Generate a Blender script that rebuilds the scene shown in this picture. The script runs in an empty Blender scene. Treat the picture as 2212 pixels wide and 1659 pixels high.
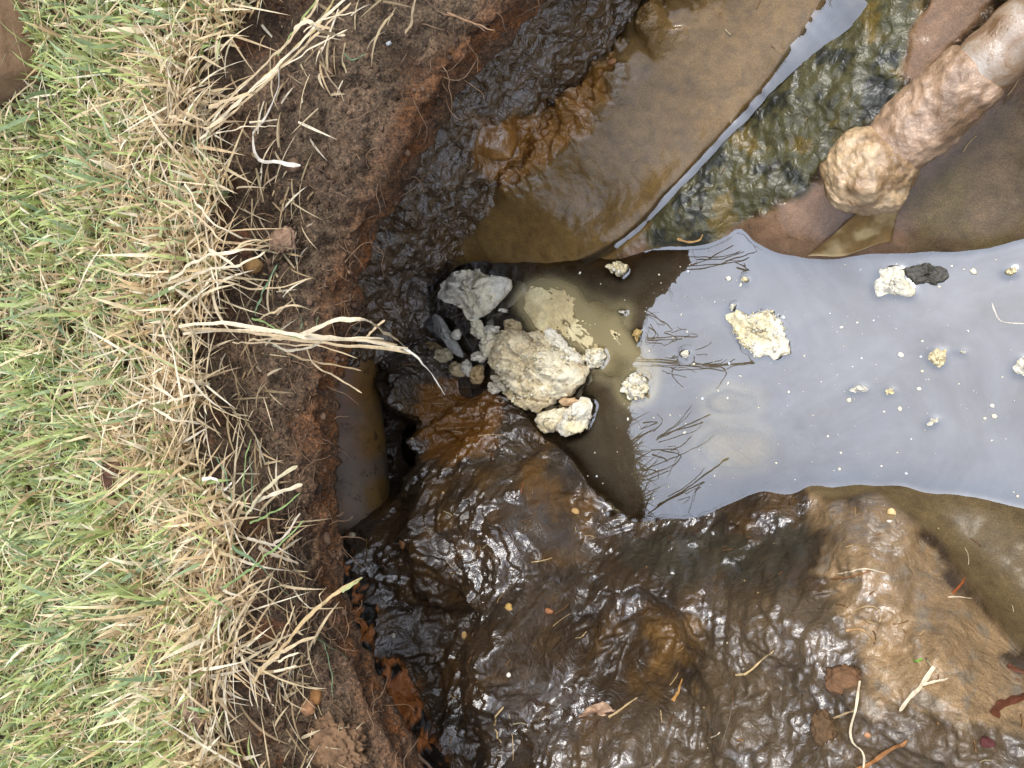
import bpy, math, random
import numpy as np
from mathutils import Matrix, Vector

SC = bpy.context.scene
COL = SC.collection
random.seed(7)
RNG = np.random.default_rng(11)

# ------------------------------------------------------------------ camera, sky, sun, exposure
CAM_H = 0.80
TILT = math.radians(30)
FPX, CX, CY = 1646.0, 1106.0, 829.5          # lens of the photograph in 2212 x 1659 units
DIR = np.array((-math.sin(TILT), 0, -math.cos(TILT)))
RGT = np.array((math.cos(TILT), 0, -math.sin(TILT)))
UPV = np.array((0.0, 1.0, 0.0))
cam = bpy.data.cameras.new('camera')
cam.sensor_width = 36.0
cam.lens = 36.0 * FPX / 2212.0
cam.clip_start = 0.01
cam.clip_end = 500
cam_o = bpy.data.objects.new('camera', cam)
COL.objects.link(cam_o)
cam_o.matrix_world = Matrix(((RGT[0], UPV[0], -DIR[0], 0), (RGT[1], UPV[1], -DIR[1], 0),
                             (RGT[2], UPV[2], -DIR[2], CAM_H), (0, 0, 0, 1)))
SC.camera = cam_o

SUN_EL, SUN_AZ = math.radians(64), math.radians(62)     # azimuth measured from +X towards +Y
wd = bpy.data.worlds.new('World'); SC.world = wd; wd.use_nodes = True
nt = wd.node_tree
sky = nt.nodes.new('ShaderNodeTexSky'); sky.sky_type = 'NISHITA'; sky.sun_disc = False
sky.sun_elevation = SUN_EL; sky.sun_rotation = math.pi / 2 - SUN_AZ
sky.air_density = 1.0; sky.dust_density = 4.0; sky.ozone_density = 1.0
hs = nt.nodes.new('ShaderNodeHueSaturation'); hs.inputs['Saturation'].default_value = 0.42
nt.links.new(sky.outputs[0], hs.inputs['Color'])
bg = nt.nodes['Background']; bg.inputs['Strength'].default_value = 0.145
mx = nt.nodes.new('ShaderNodeMix'); mx.data_type = 'RGBA'; mx.inputs['Factor'].default_value = .7   # even cloud cover
nt.links.new(hs.outputs[0], mx.inputs[6]); mx.inputs[7].default_value = (5.35, 5.9, 7.15, 1)
tc = nt.nodes.new('ShaderNodeTexCoord'); sz = nt.nodes.new('ShaderNodeSeparateXYZ'); nt.links.new(tc.outputs['Generated'], sz.inputs[0])
mr = nt.nodes.new('ShaderNodeMapRange'); nt.links.new(sz.outputs['Z'], mr.inputs['Value'])     # overcast: the zenith about three times the horizon
mr.inputs['From Min'].default_value = 0; mr.inputs['From Max'].default_value = 1; mr.inputs['To Min'].default_value = .40; mr.inputs['To Max'].default_value = 1.25
vm = nt.nodes.new('ShaderNodeVectorMath'); vm.operation = 'SCALE'; nt.links.new(mx.outputs[2], vm.inputs[0]); nt.links.new(mr.outputs[0], vm.inputs['Scale'])
nt.links.new(vm.outputs[0], bg.inputs['Color'])
sun = bpy.data.lights.new('sun', 'SUN'); sun.energy = 1.15; sun.angle = math.radians(20); sun.color = (1, .95, .87)
sun_o = bpy.data.objects.new('sun', sun); COL.objects.link(sun_o)
sd = Vector((math.cos(SUN_EL) * math.cos(SUN_AZ), math.cos(SUN_EL) * math.sin(SUN_AZ), math.sin(SUN_EL)))
sun_o.rotation_euler = sd.to_track_quat('Z', 'Y').to_euler()
SC.view_settings.view_transform = 'Standard'
SC.view_settings.look = 'None'
SC.view_settings.exposure = 0.88
SC.view_settings.gamma = 1.0
SC.view_settings.use_curve_mapping = False
SC.render.engine = 'CYCLES'
SC.cycles.use_denoising = True
SC.cycles.max_bounces = 5
SC.cycles.transparent_max_bounces = 8
SC.cycles.caustics_reflective = False
SC.cycles.caustics_refractive = False

# ------------------------------------------------------------------ maths helpers
def W(px, py, z):
    """point at height z seen at a place of the photograph"""
    u = (px - CX) / FPX; v = (CY - py) / FPX
    d = DIR + u * RGT + v * UPV
    t = (z - CAM_H) / d[2]
    return np.array((d[0] * t, d[1] * t, z))

def PX(P):
    """place in the photograph of world points (n,3)"""
    q = P - np.array((0, 0, CAM_H))
    dz = np.maximum(q @ DIR, 1e-3)
    return CX + FPX * (q @ RGT) / dz, CY - FPX * (q @ UPV) / dz

def srgb(r, g, b):
    f = lambda c: (c / 255 / 12.92) if c <= 10 else ((c / 255 + .055) / 1.055) ** 2.4
    return np.array((f(r), f(g), f(b)))

def _hash(ix, iy, iz, seed):
    h = (ix.astype(np.uint32) * np.uint32(374761393) + iy.astype(np.uint32) * np.uint32(668265263)
         + iz.astype(np.uint32) * np.uint32(2147483647) + np.uint32(seed * 144269 + 97))
    h = (h ^ (h >> np.uint32(13))) * np.uint32(1274126177)
    h = (h ^ (h >> np.uint32(16))) * np.uint32(2246822519)
    h ^= h >> np.uint32(15)
    return h.astype(np.float64) / 4294967295.0

def vnoise(P, seed=0):
    """value noise in -1..1"""
    F = np.floor(P); f = P - F
    f = f * f * f * (f * (f * 6 - 15) + 10)
    I = F.astype(np.int64)
    r = 0
    for dx in (0, 1):
        wx = f[:, 0] if dx else 1 - f[:, 0]
        for dy in (0, 1):
            wy = f[:, 1] if dy else 1 - f[:, 1]
            for dz in (0, 1):
                wz = f[:, 2] if dz else 1 - f[:, 2]
                r = r + wx * wy * wz * _hash(I[:, 0] + dx, I[:, 1] + dy, I[:, 2] + dz, seed)
    return r * 2 - 1

def fbm(P, scale, octaves=4, seed=0, gain=.5):
    a, s, t, n = 1.0, scale, 0, 0
    for o in range(octaves):
        t = t + a * vnoise(P * s + 17.3 * o, seed + o); n += a
        a *= gain; s *= 2.03
    return t / n

def ridged(P, scale, octaves=3, seed=0):
    a, s, t, n = 1.0, scale, 0, 0
    for o in range(octaves):
        t = t + a * (1 - 2 * np.abs(vnoise(P * s + 9.1 * o, seed + o))); n += a
        a *= .5; s *= 2.1
    return t / n

def sstep(a, b, x):
    t = np.clip((x - a) / (b - a), 0, 1)
    return t * t * (3 - 2 * t)

def polydist(poly, x, y):
    """signed distance (positive inside) to polygon"""
    poly = np.array(poly, float); n = len(poly)
    inside = np.zeros(x.shape, bool); d = np.full(x.shape, 1e9)
    for i in range(n):
        ax, ay = poly[i]; bx, by = poly[(i + 1) % n]
        ex, ey = bx - ax, by - ay
        t = np.clip(((x - ax) * ex + (y - ay) * ey) / (ex * ex + ey * ey + 1e-12), 0, 1)
        d = np.minimum(d, np.hypot(x - ax - t * ex, y - ay - t * ey))
        c = ((ay > y) != (by > y))
        with np.errstate(divide='ignore', invalid='ignore'):
            inside ^= c & (x < (bx - ax) * (y - ay) / (by - ay + 1e-12) + ax)
    return np.where(inside, d, -d)

def linedist(pts, x, y):
    d = np.full(x.shape, 1e9)
    for (ax, ay), (bx, by) in zip(pts[:-1], pts[1:]):
        ex, ey = bx - ax, by - ay
        t = np.clip(((x - ax) * ex + (y - ay) * ey) / (ex * ex + ey * ey + 1e-12), 0, 1)
        d = np.minimum(d, np.hypot(x - ax - t * ex, y - ay - t * ey))
    return d

def catmull(P, n):
    P = np.array(P, float)
    if len(P) == 2:
        t = np.linspace(0, 1, n)[:, None]
        return P[0] * (1 - t) + P[1] * t
    Q = np.vstack((2 * P[0] - P[1], P, 2 * P[-1] - P[-2]))
    out = []
    for s in np.linspace(0, len(P) - 1, n):
        i = min(int(s), len(P) - 2); t = s - i
        a, b, c, d = Q[i], Q[i + 1], Q[i + 2], Q[i + 3]
        out.append(.5 * (2 * b + (c - a) * t + (2 * a - 5 * b + 4 * c - d) * t * t + (3 * b - a - 3 * c + d) * t ** 3))
    return np.array(out)

# ------------------------------------------------------------------ mesh / object helpers
def mesh_from(name, V, F, mat, smooth=True, color=None, attrs=None, parent=None, link=True):
    """V (n,3); F (m,k) quads or tris, or a list of such arrays; color per vertex (n,3)"""
    me = bpy.data.meshes.new(name)
    V = np.asarray(V, np.float32)
    Fs = F if isinstance(F, list) else [F]
    loops = np.concatenate([f.ravel() for f in Fs]).astype(np.int32)
    tot = np.concatenate([np.full(len(f), f.shape[1]) for f in Fs]).astype(np.int32)
    st = np.concatenate(([0], np.cumsum(tot)[:-1])).astype(np.int32)
    me.vertices.add(len(V)); me.vertices.foreach_set('co', V.ravel())
    me.loops.add(len(loops)); me.loops.foreach_set('vertex_index', loops)
    me.polygons.add(len(tot)); me.polygons.foreach_set('loop_start', st)
    me.polygons.foreach_set('loop_total', tot)
    me.polygons.foreach_set('use_smooth', np.full(len(tot), smooth, bool))
    if color is not None:
        c = np.ones((len(V), 4), np.float32); c[:, :3] = color
        a = me.color_attributes.new('tint', 'FLOAT_COLOR', 'POINT')
        a.data.foreach_set('color', c.ravel())
    for k, v in (attrs or {}).items():
        a = me.attributes.new(k, 'FLOAT', 'POINT')
        a.data.foreach_set('value', np.asarray(v, np.float32))
    me.update(calc_edges=True)
    me.materials.append(mat)
    o = bpy.data.objects.new(name, me)
    if link: COL.objects.link(o)
    if parent is not None: o.parent = parent
    return o

def tag(o, label=None, cat=None, group=None, kind=None):
    if label: o['label'] = label
    if cat: o['category'] = cat
    if group: o['group'] = group
    if kind: o['kind'] = kind
    return o

def thing(name, label, cat, loc=(0, 0, 0), group=None):
    o = bpy.data.objects.new(name, None); COL.objects.link(o)
    o.location = [float(c) for c in loc]; o.empty_display_size = .02
    return tag(o, label, cat, group)

def grid_faces(nr, nc, closed=False):
    i, j = np.meshgrid(np.arange(nr - 1), np.arange(nc if closed else nc - 1), indexing='ij')
    a = i * nc + j; b = i * nc + (j + 1) % nc
    return np.stack((a, b, b + nc, a + nc), -1).reshape(-1, 4)

def recentre(o, parent=None):
    """origin at the base of the mesh, keeping the place in the world"""
    me = o.data; n = len(me.vertices)
    c = np.empty(n * 3, np.float32); me.vertices.foreach_get('co', c); c = c.reshape(-1, 3)
    p = np.array(((c[:, 0].min() + c[:, 0].max()) / 2, (c[:, 1].min() + c[:, 1].max()) / 2, c[:, 2].min()))
    if parent is not None:
        base = np.array(parent.location)
        me.vertices.foreach_set('co', (c - base).astype(np.float32).ravel()); o.parent = parent
    else:
        me.vertices.foreach_set('co', (c - p).astype(np.float32).ravel()); o.location = [float(q) for q in p]
    me.update()
    return o

# ------------------------------------------------------------------ materials
class NT:
    def __init__(s, name):
        s.m = bpy.data.materials.new(name); s.m.use_nodes = True
        s.t = s.m.node_tree; s.p = s.t.nodes['Principled BSDF']; s.out = s.t.nodes['Material Output']
        s.co = s.t.nodes.new('ShaderNodeTexCoord').outputs['Object']
    def n(s, typ, **kw):
        x = s.t.nodes.new('ShaderNode' + typ)
        for k, v in kw.items():
            if k in x.inputs.keys(): s.set(x.inputs[k], v)
            else: setattr(x, k, v)
        return x
    def set(s, inp, v):
        if isinstance(v, bpy.types.NodeSocket): s.t.links.new(v, inp)
        else:
            if isinstance(v, (tuple, list, np.ndarray)) and len(v) == 3 and inp.type == 'RGBA': v = (*[float(q) for q in v], 1)
            inp.default_value = v
    def noise(s, scale, detail=4, rough=.55, dist=0., vec=None):
        x = s.n('TexNoise', Scale=scale, Detail=detail, Roughness=rough, Distortion=dist)
        s.set(x.inputs['Vector'], vec if vec is not None else s.co)
        return x.outputs['Fac']
    def ramp(s, fac, stops):
        x = s.n('ValToRGB'); s.set(x.inputs['Fac'], fac)
        e = x.color_ramp.elements
        while len(e) < len(stops): e.new(.5)
        for q, (p, c) in zip(e, stops):
            q.position = p
            q.color = (c, c, c, 1) if isinstance(c, (int, float)) else (*[float(k) for k in c], 1)
        return x.outputs['Color']
    def mix(s, a, b, f, mode='MIX'):
        x = s.n('Mix', data_type='RGBA', blend_type=mode)
        s.set(x.inputs['Factor'], f); s.set(x.inputs[6], a); s.set(x.inputs[7], b)
        return x.outputs[2]
    def math(s, op, a, b=0., clamp=False):
        x = s.n('Math', operation=op, use_clamp=clamp); s.set(x.inputs[0], a); s.set(x.inputs[1], b)
        return x.outputs[0]
    def attr(s, name, fac=False):
        x = s.n('Attribute', attribute_name=name)
        return x.outputs['Fac'] if fac else x.outputs['Color']
    def bump(s, h, strength=.5, dist=.002, normal=None):
        x = s.n('Bump', Strength=strength, Distance=dist); s.set(x.inputs['Height'], h)
        if normal is not None: s.set(x.inputs['Normal'], normal)
        return x.outputs[0]
    def to(s, **kw):
        for k, v in kw.items(): s.set(s.p.inputs[k.replace('_', ' ')], v)
        return s.m

def mat_mud():
    g = NT('wet mud')
    base = g.attr('tint'); wet = g.attr('wet', True); rg = g.attr('coarse', True)
    v = g.ramp(g.noise(70, 6, .65, .6), [(.25, .6), (.5, 1.0), (.75, 1.35)])
    col = g.mix(base, v, 1.0, 'MULTIPLY')
    gr = g.ramp(g.noise(900, 2, .6), [(.35, .75), (.65, 1.25)])
    col = g.mix(col, gr, 1.0, 'MULTIPLY')
    fl = g.ramp(g.noise(420, 3, .7), [(.68, 0.0), (.74, .5)])
    col = g.mix(col, srgb(176, 150, 105), g.math('MULTIPLY', fl, rg))
    b1 = g.bump(g.noise(85, 2, .5, .8), .55, .011)
    g.set(b1.node.inputs['Strength'], g.math('MULTIPLY', rg, .65))
    b2 = g.bump(g.noise(420, 4, .65, .6), .3, .0020, b1)
    g.set(b2.node.inputs['Strength'], g.math('ADD', g.math('MULTIPLY', rg, .5), .04))
    g.to(Base_Color=col, Roughness=.6, Normal=b2, Coat_Normal=b2)
    g.p.inputs['Specular IOR Level'].default_value = .2
    g.set(g.p.inputs['Coat Weight'], wet)
    g.set(g.p.inputs['Coat Roughness'], g.ramp(g.noise(28, 3), [(.35, .09), (.7, .26)]))
    g.p.inputs['Coat IOR'].default_value = 2.2
    return g.m

def mat_soil():
    g = NT('dry soil')
    base = g.attr('tint')
    v = g.ramp(g.noise(120, 8, .7, .3), [(.28, .4), (.5, 1.0), (.72, 1.6)])
    col = g.mix(base, v, 1.0, 'MULTIPLY')
    gr = g.ramp(g.noise(480, 5, .75), [(.36, .3), (.5, 1.0), (.64, 2.0)])
    col = g.mix(col, gr, 1.0, 'MULTIPLY')
    sp = g.ramp(g.noise(650, 2), [(.68, 0.0), (.76, .6)])
    col = g.mix(col, srgb(165, 135, 105), sp)
    b = g.bump(g.noise(330, 6, .75), .9, .004)
    g.to(Base_Color=col, Roughness=.85, Normal=b)
    return g.m

def mat_tint(name, rough=.6, bumpscale=300, bump=.2, var=.25, transl=0., spec=.4, coat=0.):
    g = NT(name)
    base = g.attr('tint')
    v = g.ramp(g.noise(bumpscale * .4, 4, .6), [(.25, 1 - var), (.75, 1 + var)])
    col = g.mix(base, v, 1.0, 'MULTIPLY')
    b = g.bump(g.noise(bumpscale, 4, .65), bump, .002)
    g.to(Base_Color=col, Roughness=rough, Normal=b)
    g.p.inputs['Specular IOR Level'].default_value = spec
    if coat:
        g.p.inputs['Coat Weight'].default_value = coat
        g.p.inputs['Coat Roughness'].default_value = .08
        g.p.inputs['Coat IOR'].default_value = 1.8
        g.set(g.p.inputs['Coat Normal'], b)
    if transl:
        t = g.n('BsdfTranslucent', Color=col)
        m = g.n('MixShader'); m.inputs[0].default_value = transl
        g.t.links.new(g.p.outputs[0], m.inputs[1]); g.t.links.new(t.outputs[0], m.inputs[2])
        g.t.links.new(m.outputs[0], g.out.inputs[0])
    return g.m

def mat_crust():
    g = NT('greasy crust')
    base = g.attr('tint')
    v = g.ramp(g.noise(160, 6, .7, .4), [(.3, .7), (.5, 1.05), (.7, 1.25)])
    col = g.mix(base, v, 1.0, 'MULTIPLY')
    st = g.ramp(g.noise(38, 5, .65), [(.52, 0.0), (.68, 1.0)])
    dirt = g.attr('dirt', True)
    col = g.mix(col, srgb(120, 84, 48), g.math('MULTIPLY', st, dirt))
    b = g.bump(g.noise(420, 5, .7), .8, .003)
    g.to(Base_Color=col, Roughness=.7, Normal=b)
    return g.m

def mat_water():
    g = NT('murky water')
    murk = g.attr('murk', True)
    film = g.ramp(g.noise(22, 5, .6, .8), [(.35, 0.0), (.75, 1.0)])
    dcol = g.mix(srgb(72, 62, 46), srgb(96, 88, 72), film)
    dcol = g.mix(dcol, srgb(188, 174, 132), g.attr('milk', True))
    dif = g.n('BsdfDiffuse', Color=dcol)
    tr = g.n('BsdfTransparent', Color=srgb(246, 236, 208))
    m1 = g.n('MixShader'); g.set(m1.inputs[0], murk)
    g.t.links.new(tr.outputs[0], m1.inputs[1]); g.t.links.new(dif.outputs[0], m1.inputs[2])
    gl = g.n('BsdfGlossy', Roughness=.012, Color=(.95, .97, 1.0))
    b = g.bump(g.noise(9, 2, .5), .02, .01)
    g.set(gl.inputs['Normal'], b)
    lw = g.n('Fresnel', IOR=2.8); g.set(lw.inputs['Normal'], b)
    sm = g.ramp(g.noise(7, 7, .68, 1.0), [(.32, .74), (.68, 1.14)])
    fac = g.math('MULTIPLY', lw.outputs[0], sm)
    m2 = g.n('MixShader'); g.set(m2.inputs[0], fac)
    g.t.links.new(m1.outputs[0], m2.inputs[1]); g.t.links.new(gl.outputs[0], m2.inputs[2])
    g.t.links.new(m2.outputs[0], g.out.inputs[0])
    return g.m

def mat_plain(name, c1, c2, scale=60, rough=.6, bump=.3, bscale=300, coat=0.):
    g = NT(name)
    col = g.ramp(g.noise(scale, 5, .6, .3), [(.32, c1), (.68, c2)])
    b = g.bump(g.noise(bscale, 4, .65), bump, .002)
    g.to(Base_Color=col, Roughness=rough, Normal=b)
    if coat:
        g.p.inputs['Coat Weight'].default_value = coat
        g.p.inputs['Coat Roughness'].default_value = .06
        g.p.inputs['Coat IOR'].default_value = 1.8
        g.set(g.p.inputs['Coat Normal'], b)
    return g.m

M_MUD, M_SOIL, M_CRUST, M_WATER = mat_mud(), mat_soil(), mat_crust(), mat_water()
M_BLADE = mat_tint('grass blade', .5, 400, .15, .3, .3)
M_STRAW = mat_tint('dry straw', .6, 500, .3, .28, .15)
M_CRUMB = mat_tint('soil crumb', .85, 400, .7, .4)
M_SPECK = mat_tint('pale scum', .6, 500, .4, .15)
M_CHIP = mat_tint('damp chip', .45, 500, .3, .3, 0, .5)
M_WETLUMP = mat_tint('wet mud lump', .45, 300, .8, .45, 0, .4, .75)

# ------------------------------------------------------------------ outlines read from the photograph
LIP = [(1330, -220), (1210, -90), (1130, 0), (1000, 130), (905, 270), (850, 370), (805, 450), (765, 560), (740, 650), (722, 760), (695, 900),
       (692, 1050), (708, 1180), (728, 1300), (760, 1400), (800, 1500), (870, 1659), (930, 1780), (1000, 1900)]
TURF = [(720, -220), (640, -90), (560, 0), (490, 100), (440, 250), (452, 400), (480, 520), (440, 620), (405, 700), (400, 780), (415, 860), (400, 950),
        (440, 1050), (540, 1130), (575, 1250), (570, 1380), (500, 1490), (520, 1590), (560, 1659), (600, 1780), (640, 1900)]
Z_TOP, Z_LIP = .400, .338
lipW = np.array([W(x, y, Z_LIP) for x, y in LIP]); lipW = lipW[np.argsort(lipW[:, 1])]
turfW = np.array([W(x, y, Z_TOP) for x, y in TURF]); turfW = turfW[np.argsort(turfW[:, 1])]
def lip_x(y): return np.interp(y, lipW[:, 1], lipW[:, 0])
def turf_x(y): return np.minimum(np.interp(y, turfW[:, 1], turfW[:, 0]), lip_x(y) - .03)

FOOT = [(1560, -330, .11), (1480, -220, .10), (1420, -60, .085), (1380, 40, .078), (1300, 130, .07), (1190, 260, .06), (1100, 370, .048), (1040, 460, .03), (985, 545, .012), (930, 620, .0),
        (905, 700, .005), (850, 760, .04), (762, 820, .06), (737, 900, .07), (735, 1000, .07), (742, 1100, .09), (770, 1160, .11), (785, 1200, .125), (808, 1300, .13), (842, 1400, .13),
        (884, 1500, .145), (932, 1600, .165), (968, 1660, .175), (1010, 1780, .2), (1080, 1900, .21)]
footW = np.array([W(*p) for p in FOOT]); footW = footW[np.argsort(footW[:, 1])]
def foot_x(y): return np.interp(y, footW[:, 1], footW[:, 0])
def foot_z(y): return np.interp(y, footW[:, 1], footW[:, 2])

# ------------------------------------------------------------------ pit floor: one wet mud surface
CTRL = [  # place in the photograph and height above the water
    # shore, upper side
    (1000, 572, 0), (1060, 570, 0), (1180, 571, 0), (1270, 566, 0), (1345, 560, 0), (1395, 545, 0), (1450, 535, 0), (1520, 530, 0),
    (1570, 512, 0), (1592, 495, 0), (1625, 520, 0), (1680, 548, 0), (1750, 560, 0), (1810, 561, 0), (1870, 550, 0), (1960, 548, 0),
    (2060, 547, 0), (2130, 540, 0), (2212, 520, 0), (2320, 490, 0),
    (985, 800, .0), (960, 640, -.012), (1000, 620, -.014), (945, 700, -.012), (1000, 750, -.012), (950, 640, -.018), (1000, 660, -.03), (1040, 620, -.03), (1060, 838, 0), (1120, 885, 0), (1180, 950, 0), (1240, 1000, 0), (1288, 1070, 0),
    (1330, 1100, 0), (1390, 1125, 0), (1440, 1120, 0), (1560, 1096, 0), (1600, 1080, 0), (1650, 1062, 0), (1750, 1053, 0), (1850, 1056, 0),
    (1950, 1056, 0), (2060, 1066, 0), (2140, 1080, 0), (2212, 1097, 0), (2320, 1130, 0),
    # under water
    (1080, 680, -.035), (1000, 680, -.012), (1150, 780, -.04), (1250, 650, -.05), (1400, 700, -.09), (1700, 700, -.12), (2000, 700, -.12), (2250, 800, -.14),
    (1300, 900, -.06), (1500, 950, -.09), (1700, 900, -.13), (2000, 900, -.13), (1250, 780, -.05), (2350, 700, -.12), (2400, 900, -.12), (1700, 620, -.05), (2050, 620, -.05),
    (1700, 1010, -.04), (2050, 1010, -.04),
    # ochre bank above the water
    (1120, 480, 0.0225), (1200, 400, 0.0375), (1300, 450, 0.0175), (1400, 300, 0.0375), (1300, 250, 0.0600), (1500, 150, 0.0575), (1450, 60, 0.0750), (1620, 0, 0.0700), (1370, 110, 0.0700),
    (1320, 535, 0.0096), (1405, 445, 0.0176), (1520, 330, 0.0240), (1650, 200, 0.0375), (1750, 95, 0.0490), (1840, 0, 0.0590),
    (1450, 480, 0.0200), (1550, 400, 0.0240), (1700, 250, 0.0440), (1800, 170, 0.0550), (1900, 60, 0.0700), (1700, 400, 0.0250), (1560, 470, 0.0160), (1640, 460, 0.0176),
    (1800, 300, 0.0425), (1750, 450, 0.0240), (1850, 250, 0.0525), (2000, 120, 0.0700), (2050, 0, 0.0800), (2212, 0, 0.0850), (1900, 480, 0.0240), (2100, 450, 0.0175), (2212, 400, 0.0250), (2150, 300, 0.0425), (2212, 200, 0.0600),
    (1600, -150, 0.0950), (2000, -150, 0.1050), (2300, -100, 0.1050), (1460, -60, 0.0850), (2400, 300, 0.0650),
    # rim, hollow and gap beside the drain pipe
    (866, 900, .085), (860, 830, .08), (878, 960, .075), (890, 1040, .075), (880, 770, .035), (830, 960, .02), (838, 1040, .03), (825, 880, .03),
    (910, 900, .045), (905, 980, .055), (960, 860, .018), (1010, 900, .02), (945, 950, -.005), (925, 930, .005), (1040, 880, .012), (985, 970, .045), (1060, 930, .035),
    # lower mud
    (950, 1050, .085), (1050, 1000, .07), (1120, 1000, .055), (1150, 1080, .07), (1000, 1150, .105), (1100, 1150, .105), (870, 1130, .08), (1200, 1080, .035), (1250, 1130, .03),
    (880, 1300, .105), (920, 1400, .105), (950, 1520, .135), (1000, 1640, .155),
    (1000, 1300, .115), (1080, 1400, .165), (1150, 1300, .125), (1210, 1400, .115), (1080, 1520, .145), (1200, 1530, .125), (1050, 1640, .15), (1250, 1640, .15),
    (1300, 1180, .035), (1350, 1150, .012), (1400, 1180, .03), (1330, 1280, .09), (1400, 1300, .075), (1460, 1380, .068), (1420, 1430, .075), (1500, 1300, .085),
    (1500, 1150, .015), (1600, 1150, .025), (1600, 1240, .075), (1700, 1130, .012), (1700, 1200, .045), (1380, 1540, .12), (1500, 1500, .11), (1500, 1640, .14),
    (1660, 1300, .125), (1700, 1400, .155), (1600, 1440, .12), (1700, 1520, .15), (1800, 1380, .14), (1760, 1100, .004), (1830, 1085, .01), (1890, 1085, .012), (1850, 1150, .06), (1920, 1180, .075), (1850, 1260, .105),
    (1980, 1260, .1), (2050, 1350, .12), (1950, 1400, .145), (2100, 1470, .15), (1850, 1500, .165), (2000, 1580, .165), (1750, 1640, .17), (2000, 1700, .19), (2212, 1640, .19), (2212, 1460, .12),
    (1980, 1100, .014), (2060, 1180, .026), (2150, 1250, .036), (2212, 1330, .05), (2212, 1180, .024), (2100, 1110, .012), (2150, 1320, .06), (2350, 1300, .04), (2400, 1500, .14),
]
CP = np.array([W(*c) for c in CTRL])
ex = []
for p in footW: ex += [tuple(p), (p[0] - .05, p[1], p[2] - .03), (p[0] - .2, p[1], p[2] - .04)]
for yy in np.linspace(-.74, .74, 9): ex += [(.46, yy, .34), (.30, yy, .20 if abs(yy) > .25 else .05)]
for xx in (-.25, -.1, .05, .2): ex += [(xx, .72, .37), (xx, -.72, .34), (xx, .55, .2), (xx, -.56, .27)]
CP = np.vstack((CP, np.array(ex)))

def tps_fit(C, lam=2e-5):
    n = len(C); d = np.linalg.norm(C[:, None, :2] - C[None, :, :2], axis=2)
    K = np.where(d > 0, d * d * np.log(d + 1e-12), 0) + lam * np.eye(n)
    Pm = np.c_[np.ones(n), C[:, :2]]
    A = np.zeros((n + 3, n + 3)); A[:n, :n] = K; A[:n, n:] = Pm; A[n:, :n] = Pm.T
    return np.linalg.solve(A, np.r_[C[:, 2], 0, 0, 0])
TW = tps_fit(CP)
def tps_eval(X, Y):
    r = np.zeros(len(X))
    for i in range(len(CP)):
        d2 = (X - CP[i, 0]) ** 2 + (Y - CP[i, 1]) ** 2
        r += TW[i] * d2 * .5 * np.log(d2 + 1e-12)
    n = len(CP)
    return r + TW[n] + TW[n + 1] * X + TW[n + 2] * Y

X0, X1, Y0, Y1 = -.82, .46, -.74, .74
def bilin(G, gx0, gy0, step, X, Y):
    fx = np.clip((X - gx0) / step, 0, G.shape[1] - 1.001); fy = np.clip((Y - gy0) / step, 0, G.shape[0] - 1.001)
    ix = fx.astype(int); iy = fy.astype(int); fx -= ix; fy -= iy
    return (G[iy, ix] * (1 - fx) * (1 - fy) + G[iy, ix + 1] * fx * (1 - fy) + G[iy + 1, ix] * (1 - fx) * fy + G[iy + 1, ix + 1] * fx * fy)
CS = .005
cxs = np.arange(X0, X1 + CS, CS); cys = np.arange(Y0, Y1 + CS, CS)
cX, cY = np.meshgrid(cxs, cys)
coarse = tps_eval(cX.ravel(), cY.ravel()).reshape(cX.shape)
coarse = np.clip(coarse, -.15, .395)

FS = .0019
xs = np.arange(X0, X1, FS); ys = np.arange(Y0, Y1, FS)
gX, gY = np.meshgrid(xs, ys); fX, fY = gX.ravel(), gY.ravel()
base_z = bilin(coarse, X0, Y0, CS, fX, fY)
P3 = np.c_[fX, fY, base_z]
px, py = PX(P3)
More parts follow.
